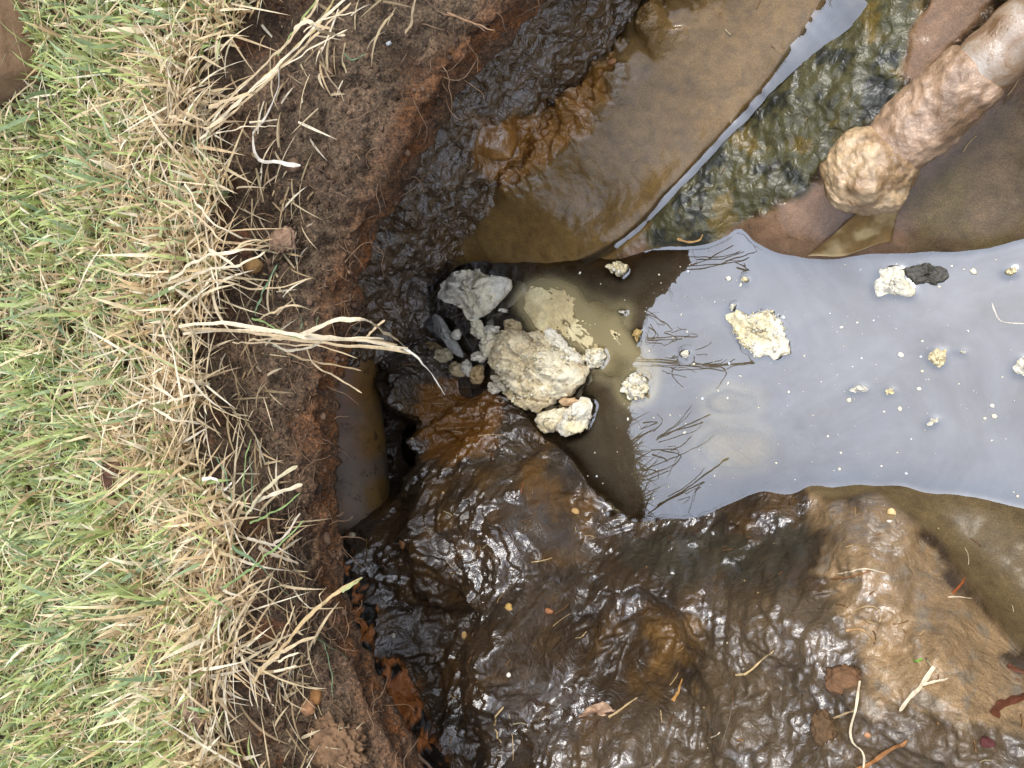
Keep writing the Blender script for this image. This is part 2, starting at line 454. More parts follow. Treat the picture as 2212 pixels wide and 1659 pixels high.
# ---- zones of differently coloured mud
def zones(P):
    px, py = PX(P)
    wob = 75 * fbm(P, 22, 4, 3); wob2 = 40 * fbm(P, 60, 3, 5)
    def zone(poly, soft=30, wobble=1.0):
        return sstep(-soft, soft, polydist(poly, px, py) + wobble * (wob + wob2))
    return {
        'Z_OCHRE': zone([(1420, -300), (1330, 120), (1210, 230), (1090, 370), (1020, 480), (960, 560), (1000, 600), (1290, 600), (1390, 520), (1480, 400), (1640, 220), (1870, -20), (2000, -300)], 22, .22),
        'Z_GREEN': zone([(1800, -10), (1640, 205), (1480, 390), (1385, 500), (1400, 545), (1500, 545), (1640, 470), (1740, 420), (1790, 330), (1940, 205), (1960, 100), (2030, -60), (2150, -300), (1990, -300)], 12, .4),
        'Z_PINK': zone([(1560, 480), (1650, 455), (1750, 400), (1830, 350), (2212, 100), (2500, 0), (2500, 700), (1600, 700), (1400, 620), (1300, 580), (1390, 520), (1560, 520)], 14, .12),
        'Z_PINKTOP': zone([(1960, 120), (1975, 60), (2110, -200), (2260, -200), (2100, 60), (1990, 180), (1950, 160)], 8, .25),
        'Z_DKR': zone([(1960, 420), (2050, 330), (2212, 190), (2500, 100), (2500, 700), (1960, 700)], 30, .3),
        'Z_TAN': zone([(1780, 1080), (1920, 1065), (2040, 1190), (2140, 1330), (2230, 1450), (2400, 1600), (2100, 1500), (1960, 1490), (1900, 1540), (1850, 1450), (1830, 1350), (1760, 1200)], 22, 1.0),
        'Z_SMR': zone([(1700, 1040), (1790, 1080), (1900, 1062), (2030, 1165), (2140, 1310), (2230, 1430), (2600, 1500), (2600, 900), (1800, 900)], 8, .05),
        'Z_LOWR': zone([(1560, 1290), (1700, 1230), (1850, 1250), (2300, 1450), (2400, 2000), (1000, 2000), (1250, 1620), (1480, 1500)], 60, 1.0),
        'Z_AMB': zone([(905, 830), (990, 800), (1090, 860), (1080, 950), (1000, 985), (930, 985), (905, 930)], 12, .5),
        'Z_AMB2': zone([(1400, 1340), (1500, 1330), (1520, 1420), (1490, 1480), (1420, 1490), (1390, 1420)], 24, 1.),
        'Z_AMB3': zone([(1100, 1040), (1190, 1030), (1290, 1090), (1250, 1130), (1130, 1090)], 24, 1.),
        'Z_MOUND': zone([(1020, 250), (1090, 225), (1170, 260), (1250, 200), (1330, 130), (1300, 240), (1180, 360), (1100, 410), (1030, 350)], 18, .4),
        'Z_ORW': zone([(690, 1050), (770, 1130), (790, 1230), (822, 1330), (866, 1450), (940, 1590), (980, 1700), (800, 1700), (760, 1500), (720, 1330), (700, 1180)], 10, .12),
        'Z_BLK': zone([(1300, 1160), (1480, 1150), (1720, 1120), (1790, 1180), (1740, 1230), (1620, 1270), (1540, 1240), (1400, 1210)], 20, 1.),
        'Z_RUB': zone([(1150, -300), (1000, 130), (900, 290), (840, 420), (760, 600), (740, 760), (900, 800), (930, 640), (960, 560), (1030, 470), (1100, 370), (1220, 230), (1330, 110), (1430, -300)], 16, .3),
    }
globals().update(zones(P3))
smooth_z = np.clip(np.maximum.reduce([Z_OCHRE * (1 - .75 * Z_MOUND), Z_PINK, Z_SMR, Z_PINKTOP, Z_GREEN * .75]), 0, 1)
rough_z = np.clip(1 - smooth_z, 0, 1)

# ---- relief
z = base_z.copy()
def hit_coarse(x, y):
    zz = .34
    while zz > -.02:
        c = W(x, y, zz)
        if float(bilin(coarse, X0, Y0, CS, c[:1], c[1:2])[0]) >= zz: break
        zz -= .001
    return c
def bump_at(x, y, r_px, amp, power=2.0):
    """a raised (or sunken) round lump centred at a place in the photograph"""
    global z
    c = hit_coarse(x, y)
    r = r_px / FPX * .85
    d = np.hypot(fX - c[0], fY - c[1]) / r
    z += amp * np.exp(-d ** power)
q = np.c_[fX, fY, np.zeros_like(fX)]
warp = np.c_[fbm(q, 14, 3, 21), fbm(q, 14, 3, 31), np.zeros_like(fX)] * .03
lump = fbm(q + warp, 24, 3, 41); huge = fbm(q + warp, 9, 2, 45)
wrk0 = ridged(q + warp * 1.2, 34, 2, 58)
lowm = sstep(-.02, -.12, fY)
wrk = ridged(q + warp * .8, 62, 3, 51)
fine = fbm(q + warp * .5, 190, 3, 61)
above = sstep(-.002, .012, base_z)
fine2 = fbm(q + warp * .3, 420, 2, 66)
wrk2 = ridged(q + warp * .5, 125, 2, 56)
CREST = [(1545, -60), (1445, 40), (1345, 135), (1225, 275), (1120, 385), (1290, 490)]
crest_d = linedist([tuple(hit_coarse(a, b)[:2]) for a, b in CREST[:5]], fX, fY)
crest = np.exp(-(crest_d / .018) ** 2) * sstep(-.35, .05, fbm(P3, 40, 3, 77))
rough_z = np.clip(rough_z + .9 * crest, 0, 1)
z += rough_z * above * (lump * (.020 + .006 * lowm) + huge * .045 * lowm * sstep(.02, .07, base_z) + (wrk0 - .15) * .004 * lowm + (wrk - .15) * (.009 - .005 * lowm) + wrk2 * (.0045 - .002 * lowm) + fine * (.0022 + .0006 * lowm)) + crest * .013 + .014 * np.exp(-(crest_d / .034) ** 2)
z += smooth_z * (lump * .0016 + fbm(q, 130, 2, 71) * .0004)
for b in [(1090, 1420, 100, .055), (1235, 1400, 40, -.03), (985, 1350, 45, -.025), (1120, 1560, 60, -.018), (1700, 1410, 130, .036), (1560, 1330, 50, -.014), (1450, 1400, 70, -.020), (1340, 1330, 60, .02), (1890, 1150, 70, .016), (1800, 1260, 40, -.012), (1780, 1540, 60, -.014), (1400, 1620, 80, .02), (1600, 1590, 60, .018), (880, 1300, 50, -.02), (950, 1150, 50, .016), (1150, 1120, 60, .016), (1240, 1240, 60, -.012), (1000, 1215, 60, .012), (1450, 1290, 45, .008), (1560, 1490, 50, .008),
          (1180, 1180, 50, .008), (1290, 1610, 70, .012), (930, 1130, 40, .01), (1740, 1420, 38, -.006), (1400, 1350, 40, -.012), (1220, 1350, 35, -.01), (1500, 1560, 50, -.006),
          (1960, 1250, 50, .008), (2060, 1420, 60, .01), (1880, 1460, 35, .01), (940, 955, 26, -.035), (815, 1000, 22, -.03)]:
    bump_at(*b)
# wet crease: a thin runnel between the ochre bank and the dark green bank
RUN = [(1262, 566), (1320, 535), (1400, 470), (1520, 345), (1650, 205), (1760, 85), (1850, -15)]
runH = [hit_coarse(x, y) for x, y in RUN]; runW = [tuple(p[:2]) for p in runH]
dR = linedist(runW, fX, fY)
z = np.where(base_z < .36, z, np.maximum(z, base_z))
z -= .004 * np.exp(-(dR / .007) ** 2)
# ---- colour of the mud itself
C_DARK, C_BLACK, C_BROWN = srgb(60, 45, 28), srgb(38, 32, 24), srgb(100, 84, 62)
def lerp(a, b, t): return a + (b - a) * t[:, None]
def mud_tint(P3, zn, base_z):
    blot = fbm(P3, 34, 4, 81); blot2 = fbm(P3, 95, 3, 91)
    tint = np.tile(C_DARK, (len(P3), 1))
    tint = lerp(tint, C_BLACK, .6 * sstep(.1, .45, blot) * (1 - .7 * zn['Z_RUB']))
    tint = lerp(tint, srgb(104, 76, 38), .4 * sstep(.1, .4, -blot))
    tint = lerp(tint, np.array(C_BROWN) * 1.1, .55 * zn['Z_LOWR'])
    tint = lerp(tint, srgb(96, 68, 34), .7 * zn['Z_RUB'] * sstep(-.2, .3, -blot))
    tint = lerp(tint, srgb(124, 97, 54), zn['Z_OCHRE'])
    tint = lerp(tint, srgb(108, 84, 46), zn['Z_OCHRE'] * .7 * sstep(0, .4, blot))
    tint = lerp(tint, srgb(160, 112, 48), zn['Z_MOUND'])
    tint = lerp(tint, srgb(126, 98, 74), zn['Z_PINK'])
    tint = lerp(tint, srgb(98, 80, 56), zn['Z_DKR'])
    tint = lerp(tint, srgb(100, 86, 48), .5 * zn['Z_DKR'] * sstep(-.1, .3, blot))
    tint = lerp(tint, srgb(84, 80, 52), zn['Z_GREEN'])
    tint = lerp(tint, srgb(36, 38, 32), zn['Z_GREEN'] * .85 * sstep(.08, .3, blot + .5 * blot2))
    tint = lerp(tint, srgb(120, 98, 44), zn['Z_GREEN'] * .7 * sstep(.15, .35, -blot))
    tint = lerp(tint, srgb(132, 102, 74), zn['Z_PINKTOP'])
    tint = lerp(tint, srgb(156, 128, 92), zn['Z_TAN'] * (.75 + .25 * sstep(-.2, .2, blot)))
    tint = lerp(tint, srgb(128, 118, 102), zn['Z_TAN'] * .7 * sstep(.15, .4, blot2))
    tint = lerp(tint, srgb(98, 82, 54), zn['Z_SMR'])
    tint = lerp(tint, srgb(120, 78, 22), zn['Z_AMB'] * .9)
    tint = lerp(tint, srgb(132, 98, 50), zn['Z_AMB2'] * .6)
    tint = lerp(tint, srgb(104, 74, 34), zn['Z_AMB3'] * .7)
    tint = lerp(tint, srgb(56, 52, 40), zn['Z_BLK'] * .8)
    tint = lerp(tint, srgb(172, 108, 58), zn['Z_ORW'])
    tint = lerp(tint, srgb(30, 25, 18), zn['Z_ORW'] * sstep(.0, .06, blot + .55 * blot2 + .08))
    tint = lerp(tint, srgb(70, 64, 52), sstep(-.01, -.05, base_z))
    return tint
ZN = {k: globals()[k] for k in ['Z_OCHRE', 'Z_GREEN', 'Z_PINK', 'Z_PINKTOP', 'Z_DKR', 'Z_TAN', 'Z_SMR', 'Z_LOWR', 'Z_AMB', 'Z_AMB2', 'Z_AMB3', 'Z_MOUND', 'Z_ORW', 'Z_BLK', 'Z_RUB']}
tint = mud_tint(P3, ZN, base_z)
wet = np.clip(.22 - .14 * Z_SMR - .08 * Z_DKR + .78 * rough_z + .12 * Z_OCHRE - .12 * Z_TAN - .25 * Z_ORW - .1 * Z_GREEN, 0, 1)
wet = wet * np.where(rough_z > .5, .3 + .7 * sstep(-.25, .2, fbm(P3, 22, 4, 171)), 1)
coarse_a = np.clip(rough_z * (1 - .62 * lowm) + .12 + .15 * Z_GREEN - .5 * Z_ORW, 0.08, 1)
Zg = z.reshape(gX.shape)
floor = mesh_from('pit_floor', np.c_[fX, fY, z], grid_faces(len(ys), len(xs)), M_MUD, color=tint, attrs={'wet': wet, 'coarse': coarse_a})
tag(floor, 'wet brown and ochre mud lining the dug pit', kind='structure')

def hz(x, y): return float(bilin(Zg, X0, Y0, FS, np.array([x]), np.array([y]))[0])
def on_mud(px_, py_, lift=0.0):
    """where the line of sight through a place of the photograph meets the mud (or the water)"""
    u = (px_ - CX) / FPX; v = (CY - py_) / FPX
    d = DIR + u * RGT + v * UPV
    t = (.34 - CAM_H) / d[2]; te = (-.02 - CAM_H) / d[2]
    while t < te:
        p = d * t + np.array((0, 0, CAM_H))
        if p[2] <= max(hz(p[0], p[1]), 0): break
        t += .0015
    p = d * t + np.array((0, 0, CAM_H)); p[2] += lift
    return p
def on_bank(px_, py_, lift=0.0):
    tx = np.interp(py_, [p[1] for p in TURF], [p[0] for p in TURF]); lx = np.interp(py_, [p[1] for p in LIP], [p[0] for p in LIP])
    f = np.clip((px_ - tx) / (lx - tx), 0, 1)
    p = W(px_, py_, Z_TOP + (Z_LIP - Z_TOP) * f)
    return W(px_, py_, p[2] + lift)

# a film of water trickling down the crease into the pool
rp = catmull([(p[0], p[1], hz(p[0], p[1])) for p in runH], 150); n = len(rp)
rt = np.gradient(rp[:, :2], axis=0); rt /= np.linalg.norm(rt, axis=1, keepdims=True); rs = np.c_[rt[:, 1], -rt[:, 0]]
tt = np.linspace(0, 1, n)
rw = .0032 + .0025 * tt + .015 * sstep(.62, 1.05, tt) + .0018 * fbm(rp, 60, 3, 5)
rh = np.array([hz(p[0], p[1]) for p in rp]); rh = np.convolve(np.pad(rh, 9, 'edge'), np.ones(19) / 19, 'valid')
V = []
for k in range(n):
    for e in np.linspace(-1, 1, 9): V.append((rp[k, 0] + rs[k, 0] * rw[k] * e, rp[k, 1] + rs[k, 1] * rw[k] * e, 0))
V = np.array(V); vz = np.array([hz(p[0], p[1]) for p in V]).reshape(n, 9)
top = np.array([vz[max(0, k - 4):k + 5].max() for k in range(n)]); top = np.convolve(np.pad(top, 6, 'edge'), np.ones(13) / 13, 'valid')
V[:, 2] = (np.maximum(top, 0)[:, None] * .55 + .45 * (vz.mean(1))[:, None] + .0012 - .0010 * np.linspace(-1, 1, 9)[None, :] ** 2 - rw[:, None] * .26 * np.linspace(-1, 1, 9)[None, :] + .0015 + .0025 * sstep(.5, .9, tt)[:, None]).ravel()
o = mesh_from('water_trickle', V, grid_faces(n, 9), M_WATER, attrs={'murk': np.full(n * 9, .35)})
tag(o, 'thin film of water trickling down the mud crease', kind='structure')

# ------------------------------------------------------------------ soil bank with overhanging lip
by = np.arange(-.86, .86, .003)
prof = []
lx_, tx_ = lip_x(by), turf_x(by)
rows = []
def seg(xa, za, xb, zb, n, kind0, kind1, last=False):
    for k in range(n + (1 if last else 0)):
        t = k / n
        rows.append((xa + (xb - xa) * t, np.zeros(len(by)) + za + (zb - za) * t, kind0 + (kind1 - kind0) * t))
seg(np.full(len(by), -1.15), Z_TOP, tx_ - .02, Z_TOP, 46, 0, .9)
seg(tx_ - .02, Z_TOP, tx_ + .012, Z_TOP - .016, 10, .9, 1.05)
seg(tx_ + .012, Z_TOP - .016, lx_ - .006, Z_LIP + .006, 44, 1.05, 2)
seg(lx_ - .006, Z_LIP + .006, lx_ - .012, Z_LIP - .028, 12, 2, 2.3)
fx_, fz_ = foot_x(by), foot_z(by)
rx_ = np.minimum(lx_ - .03, fx_ - .004)
seg(lx_ - .012, Z_LIP - .028, rx_, Z_LIP - .075, 30, 2.3, 3)
seg(rx_, Z_LIP - .075, fx_, fz_, 90, 3, 4)
seg(fx_, fz_, fx_ + .012, fz_ - .04, 12, 4, 4.4, True)
BX = np.array([r[0] for r in rows]); BZ = np.array([r[1] for r in rows]); KIND = np.array([np.full(len(by), r[2]) for r in rows])
BYg = np.tile(by, (len(rows), 1))
B = np.stack((BX, BYg, BZ), -1)
dr = np.gradient(B, axis=0); dc = np.gradient(B, axis=1)
N = np.cross(dr, dc); N /= np.linalg.norm(N, axis=2, keepdims=True) + 1e-9
N *= np.where(N[10:40, :, 2].mean() < 0, -1, 1)
N[KIND <= .9] = (0, 0, 1)
Bf = B.reshape(-1, 3); Kf = KIND.ravel()
soil_w = sstep(.85, 1.1, Kf)
big = fbm(Bf, 18, 3, 101) * .014 + fbm(Bf, 55, 3, 111) * .008 + ridged(Bf, 80, 4, 115) * .009 + fbm(Bf, 240, 3, 121) * .003
disp = soil_w * big + (1 - soil_w) * fbm(Bf, 12, 3, 131) * .008
disp = disp * (1 - .45 * sstep(1.9, 2.2, Kf))
wallm = sstep(2.6, 3.1, Kf)
qw = Bf + np.c_[fbm(Bf, 14, 3, 21), fbm(Bf, 14, 3, 31), fbm(Bf, 14, 3, 33)] * .03
disp = disp * (1 - wallm) + wallm * (fbm(qw, 24, 3, 41) * .020 + ridged(qw, 62, 3, 51) * .009 + ridged(qw, 125, 2, 56) * .005 + fbm(qw, 190, 3, 61) * .003)
disp *= 1 - sstep(4.0, 4.3, Kf)
bpx, bpy_ = PX(Bf)
dd = np.where(Kf > 2.8, np.hypot(bpx - 1078, bpy_ - 300), 1e9); cK = Bf[int(np.argmin(dd))]; dK = np.linalg.norm(Bf - cK, axis=1)
calm = np.exp(-(dK / .034) ** 4)                         # round mud knob with a groove round it
disp = disp * (1 - .75 * calm) + wallm * (  .015 * np.exp(-(dK / .022) ** 6) + .010 * np.exp(-(dK / .008) ** 2) - .008 * np.exp(-((dK - .027) / .004) ** 2))
Bd = Bf + N.reshape(-1, 3) * disp[:, None]
bl = fbm(Bf, 26, 4, 141); bl2 = fbm(Bf, 70, 3, 151)
bt = np.tile(srgb(98, 80, 60), (len(Bf), 1))
bt = lerp(bt, srgb(64, 46, 28), .8 * sstep(.0, .35, bl))
bt = lerp(bt, srgb(116, 92, 70), .7 * sstep(.1, .4, -bl + .3 * bl2))
rust = np.exp(-((Kf + .2 * bl - 2.14) / .19) ** 2)
bt = lerp(bt, srgb(134, 84, 42), np.clip(1.0 * rust, 0, 1) * (.5 + .5 * sstep(-.2, .2, bl2)))
bt = lerp(bt, srgb(110, 60, 20), .6 * np.exp(-((Kf + .5 * bl2 - 1.15) / .14) ** 2) * sstep(0, .3, bl2))
bt = lerp(bt, srgb(84, 68, 54), .4 * np.exp(-((Kf + .4 * bl2 - 2.12) / .12) ** 2))
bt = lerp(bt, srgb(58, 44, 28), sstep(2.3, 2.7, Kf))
bt = lerp(bt, srgb(88, 66, 44), 1 - sstep(.6, 1.0, Kf))
nb = int(np.argmax(KIND[:, 0] >= 2.55)); nby = len(by)
bank = mesh_from('soil_bank', Bd[:(nb + 1) * nby], grid_faces(nb + 1, nby), M_SOIL, color=bt[:(nb + 1) * nby])
Bw = Bf[nb * nby:]; znw = zones(Bw)
wt = lerp(bt[nb * nby:], mud_tint(Bw, znw, np.full(len(Bw), .1)), sstep(2.55, 3.0, Kf[nb * nby:]))
wt = lerp(wt, srgb(96, 72, 42), .55 * sstep(2.7, 3.1, Kf[nb * nby:]) * (1 - znw['Z_ORW']) * (1 - znw['Z_MOUND']))
o = mesh_from('pit_wall', Bd[nb * nby:], grid_faces(len(rows) - nb, nby), M_MUD, color=wt,
              attrs={'wet': np.clip(sstep(2.55, 3.1, Kf[nb * nby:]) * (1 - .9 * znw['Z_ORW']), 0, 1), 'coarse': np.clip(1 - .6 * calm[nb * nby:] - .5 * znw['Z_ORW'], .1, 1)})
tag(o, 'wet brown mud wall under the overhanging lip', kind='structure')
tag(bank, 'broken brown soil bank with rusty overhanging lip', kind='structure')
Bgrid = Bd.reshape(len(rows), len(by), 3)

# lawn beyond the pit, out to the horizon
far = 120.
M_LAWN = mat_plain('lawn far', srgb(86, 92, 44), srgb(150, 138, 84), 40, .9, .8, 160)
rects = [(-far, -far, X0 + .004, far), (X1 - .004, -far, far, far), (X0 + .004, -far, X1 - .004, Y0 + .004), (X0 + .004, Y1 - .004, X1 - .004, far)]
V, F = [], []
for (a, b, c, d) in rects:
    k = len(V); V += [(a, b, .383), (c, b, .383), (c, d, .383), (a, d, .383)]; F.append((k, k + 1, k + 2, k + 3))
o = mesh_from('ground', np.array(V), np.array(F), M_LAWN, smooth=False); tag(o, 'lawn ground around the pit', kind='structure')

# ------------------------------------------------------------------ blades and straws
def blades(base, az, lean, length, width, curl, color, seg=4, twist=None):
    """n leaf strips in one mesh; arrays of n"""
    n = len(base); t = np.linspace(0, 1, seg + 1)
    ang = lean[:, None] + curl[:, None] * t[None, :]          # angle from vertical along the blade
    step = length[:, None] / seg
    hx = np.cumsum(np.c_[np.zeros(n), (np.sin(ang) * step)[:, :-1]], 1)
    hz_ = np.cumsum(np.c_[np.zeros(n), (np.cos(ang) * step)[:, :-1]], 1)
    side_az = az + math.pi / 2 + (0 if twist is None else twist)
    cen = np.stack((base[:, None, 0] + np.cos(az)[:, None] * hx, base[:, None, 1] + np.sin(az)[:, None] * hx, base[:, None, 2] + hz_), -1)
    wv = width[:, None] * .5 * np.array([.75 if k == 0 else (1 - .97 * max(0, (tt - .35) / .65) ** 1.6) for k, tt in enumerate(t)])[None, :]
    sv = np.stack((np.cos(side_az), np.sin(side_az), np.zeros(n)), -1)[:, None, :]
    L = cen - sv * wv[..., None]; R = cen + sv * wv[..., None]
    V = np.stack((L, R), 2).reshape(-1, 3)
    b0 = np.arange(n)[:, None] * (2 * (seg + 1)) + np.arange(seg)[None, :] * 2
    F = np.stack((b0, b0 + 1, b0 + 3, b0 + 2), -1).reshape(-1, 4)
    c = np.repeat(color, 2 * (seg + 1), 0)
    tt = np.tile(np.repeat(t, 2), n)[:, None]
    return V, F, c, tt

def top_z(x, y):
    # height of the turf: grass stands on the bank's top row grid
    return Z_TOP + 0.0 * x

GREENS = np.array([srgb(178, 188, 118), srgb(160, 174, 106), srgb(144, 164, 120), srgb(196, 202, 144), srgb(132, 150, 100), srgb(202, 204, 152)])
TANS = np.array([srgb(226, 206, 168), srgb(206, 184, 142), srgb(236, 222, 192), srgb(182, 156, 118), srgb(214, 192, 152), srgb(196, 168, 126)])

BRK = W(-22, -5, Z_TOP + .014)
def scatter_turf(n, dmin, dmax, xmin=-1.05):
    """points on the turf; d is the distance behind the turf edge"""
    y = RNG.uniform(-.62, .62, n * 3); x = RNG.uniform(xmin, -.05, n * 3)
    e = turf_x(y) - .006 + .055 * fbm(np.c_[y, x * .3, y * 0], 25, 4, 7)
    d = e - x
    k = (d > dmin) & (d < dmax) & ~((np.abs(x - BRK[0]) < .058) & (np.abs(y - BRK[1]) < .105))
    return x[k][:n], y[k][:n], d[k][:n]

# short standing blades
x, y, d = scatter_turf(46000, -.004, .75)
n = len(x)
edge = 1 - sstep(.03, .17, d + .05 * fbm(np.c_[x, y, x * 0], 20, 3, 9))
dry = RNG.random(n) < (.30 + .54 * edge)
patch = fbm(np.c_[x, y, x * 0], 16, 3, 19)
gi = np.clip((patch * 3 + 2.2 + RNG.normal(0, 1.4, n)).astype(int), 0, 5)
colr = np.where(dry[:, None], TANS[RNG.integers(0, 6, n)], GREENS[gi]) * RNG.uniform(.82, 1.25, n)[:, None]
base = np.c_[x, y, np.full(n, Z_TOP - .004) + fbm(np.c_[x, y, x * 0 + Z_TOP], 12, 3, 131) * .008]
az = RNG.uniform(0, 2 * math.pi, n)
length = np.where(dry, RNG.uniform(.014, .040, n), RNG.uniform(.018, .046, n)) * np.where(RNG.random(n) < .06, 1.6, 1)
length *= (1 - .28 * sstep(.08, .28, d))
length *= 1 + .9 * np.clip(fbm(np.c_[x, y, x * 0], 28, 3, 29), -.3, .5)
az = az + 1.0 * fbm(np.c_[x, y, x * 0], 22, 2, 33)
V, F, c, tt = blades(base, az, RNG.uniform(.1, 1.15, n), length, RNG.uniform(.0015, .0042, n), RNG.uniform(-.1, 1.3, n), colr, 4, RNG.uniform(-.6, .6, n))
c = c * (1 + .25 * (tt - .5)) + tt ** 4 * .05 * np.array((1, .8, .45))
tag(mesh_from('lawn_grass', V, F, M_BLADE, color=np.clip(c, 0, 1)), 'short green and straw coloured lawn grass', kind='stuff')
x, y, d = scatter_turf(900, -.002, .70); n = len(x)
V, F, c, tt = blades(np.c_[x, y, np.full(n, Z_TOP)], RNG.uniform(0, 6.28, n), RNG.uniform(.2, 1.1, n), RNG.uniform(.03, .062, n), RNG.uniform(.0034, .0056, n), RNG.uniform(.1, 1.2, n),
                     np.where(RNG.random(n)[:, None] < .75, GREENS[RNG.integers(0, 5, n)], TANS[RNG.integers(0, 6, n)]) * RNG.uniform(.7, 1.0, n)[:, None], 6, RNG.uniform(-.6, .6, n))
tag(mesh_from('broad_grass', V, F, M_BLADE, color=np.clip(c, 0, 1)), 'broader grass leaves scattered through the lawn', kind='stuff')
# thatch: dry straws lying low
x, y, d = scatter_turf(11000, -.008, .70)
keep = RNG.random(len(x)) < (.35 + .65 * (1 - sstep(.02, .2, d))); x, y, d = x[keep], y[keep], d[keep]
n = len(x); nearedge = 1 - sstep(.0, .05, d)
az = np.where(RNG.random(n) < .45 * nearedge, RNG.normal(0, .9, n), RNG.uniform(0, 2 * math.pi, n))
az = np.where(RNG.random(n) < .35, RNG.choice((-1, 1), n) * 1.45 + RNG.normal(0, .35, n), az)
base = np.c_[x, y, Z_TOP + RNG.uniform(-.003, .012, n)]
colr = TANS[RNG.integers(0, 6, n)] * RNG.uniform(.55, 1.05, n)[:, None]
V, F, c, tt = blades(base, az, RNG.uniform(1.0, 1.5, n), RNG.uniform(.018, .055, n) * (1 + .5 * nearedge), RNG.uniform(.0009, .0028, n), RNG.uniform(-.2, .9, n), colr, 4, RNG.uniform(-.5, .5, n))
tag(mesh_from('dry_thatch', V, F, M_STRAW, color=np.clip(c, 0, 1)), 'dry straw thatch lying between the blades', kind='stuff')
# longer straws spilling over the turf edge
n = 1500
y = RNG.uniform(-.5, .5, n); clump = fbm(np.c_[y, y * 0, y * 0], 14, 3, 77)
y = y[RNG.random(n) < .12 + 2.0 * np.clip(clump, 0, 1)]; n = len(y)
x = turf_x(y) - .006 + .055 * fbm(np.c_[y, -.15 + 0 * y, y * 0], 25, 4, 7) + RNG.normal(-.008, .012, n)
az = RNG.normal(0, .75, n) + .9 * fbm(np.c_[y, y * 0, y * 0 + 3], 18, 2, 79)
V, F, c, tt = blades(np.c_[x, y, Z_TOP + RNG.uniform(-.006, .012, n)], az, RNG.uniform(.75, 1.45, n), RNG.uniform(.03, .095, n) * RNG.uniform(.6, 1, n), RNG.uniform(.0012, .0034, n), RNG.uniform(.2, 1.4, n),
                     TANS[RNG.integers(0, 6, n)] * RNG.uniform(.55, 1.05, n)[:, None], 7, RNG.uniform(-.5, .5, n))
tag(mesh_from('edge_straw', V, F, M_STRAW, color=np.clip(c, 0, 1)), 'tangled dry straw spilling over the turf edge', kind='stuff')
# loose straws and roots over the soil face
def on_face(n, k0=1.0, k1=2.0, ylim=.5):
    r0 = int(np.argmax(KIND[:, 0] >= k0)); r1 = int(np.argmax(KIND[:, 0] >= k1))
    j = RNG.integers(0, len(by), n * 2); j = j[np.abs(by[j]) < ylim][:n]
    i = RNG.integers(r0, r1, len(j))
    return Bgrid[i, j]
p = on_face(620, .98, 1.6); n = len(p)
V, F, c, tt = blades(p + (0, 0, .002), RNG.uniform(-2.2, 2.2, n), RNG.uniform(.9, 1.5, n), RNG.uniform(.015, .045, n), RNG.uniform(.0010, .0026, n), RNG.uniform(-.1, 1.2, n),
                     TANS[RNG.integers(0, 6, n)] * RNG.uniform(.45, .9, n)[:, None], 5, RNG.uniform(-.8, .8, n))
tag(mesh_from('loose_straw', V, F, M_STRAW, color=np.clip(c, 0, 1)), 'loose straws caught on the soil face', kind='stuff')

def tube(P, R, sides=5, flat=1.0, twist=0.0, colors=None):
    """tube along P (n,3) with radii R (n)"""
    P = np.asarray(P, float); n = len(P); R = np.broadcast_to(np.asarray(R, float), (n,))
    T = np.gradient(P, axis=0); T /= np.linalg.norm(T, axis=1, keepdims=True) + 1e-12
    up = np.array((0, 0, 1.0)); S = np.cross(T, up); l = np.linalg.norm(S, axis=1, keepdims=True)
    S = np.where(l > .05, S / (l + 1e-9), np.array((0, 1.0, 0))); U = np.cross(S, T)
    V = []
    for k in range(n):
        for s in range(sides):
            a = 2 * math.pi * s / sides
            ca, sa = math.cos(a), math.sin(a) * flat
            w = twist * k / n
            V.append(P[k] + R[k] * ((ca * math.cos(w) - sa * math.sin(w)) * S[k] + (ca * math.sin(w) + sa * math.cos(w)) * U[k]))
    F = grid_faces(n, sides, True)
    V = np.array(V)
    a = len(V); V = np.vstack((V, P[0], P[-1]))
    i = np.arange(sides); T0 = np.stack((np.full(sides, a), (i + 1) % sides, i), -1)
    T1 = np.stack((np.full(sides, a + 1), (n - 1) * sides + i, (n - 1) * sides + (i + 1) % sides), -1)
    return V, [F, np.vstack((T0, T1))]

def merge(parts):
    Vs, Q, T, Cs, k = [], [], [], [], 0
    for V, F, c in parts:
        F = F if isinstance(F, list) else [F]
        for f in F: (Q if f.shape[1] == 4 else T).append(f + k)
        Vs.append(V); Cs.append(np.broadcast_to(c, (len(V), 3))); k += len(V)
    Fs = ([np.vstack(Q)] if Q else []) + ([np.vstack(T)] if T else [])
    return np.vstack(Vs), Fs, np.vstack(Cs)

# hair roots
parts = []
for p in on_face(1100, 1.0, 2.3):
    a = random.uniform(0, 6.28); L = random.uniform(.008, .035); pts = [p + (0, 0, .001)]
    for k in range(4):
        a += random.uniform(-.7, .7)
        pts.append(pts[-1] + np.array((math.cos(a), math.sin(a), random.uniform(-.5, .35))) * L / 4)
    parts.append((*tube(catmull(pts, 7), np.linspace(.0005, .0002, 7) * random.uniform(.7, 1.3), 3), srgb(150, 120, 92) * random.uniform(.5, 1.1)))
V, F, c = merge(parts)
tag(mesh_from('hair_roots', V, F, M_STRAW, color=c), 'fine hair roots hanging from the soil', kind='stuff')

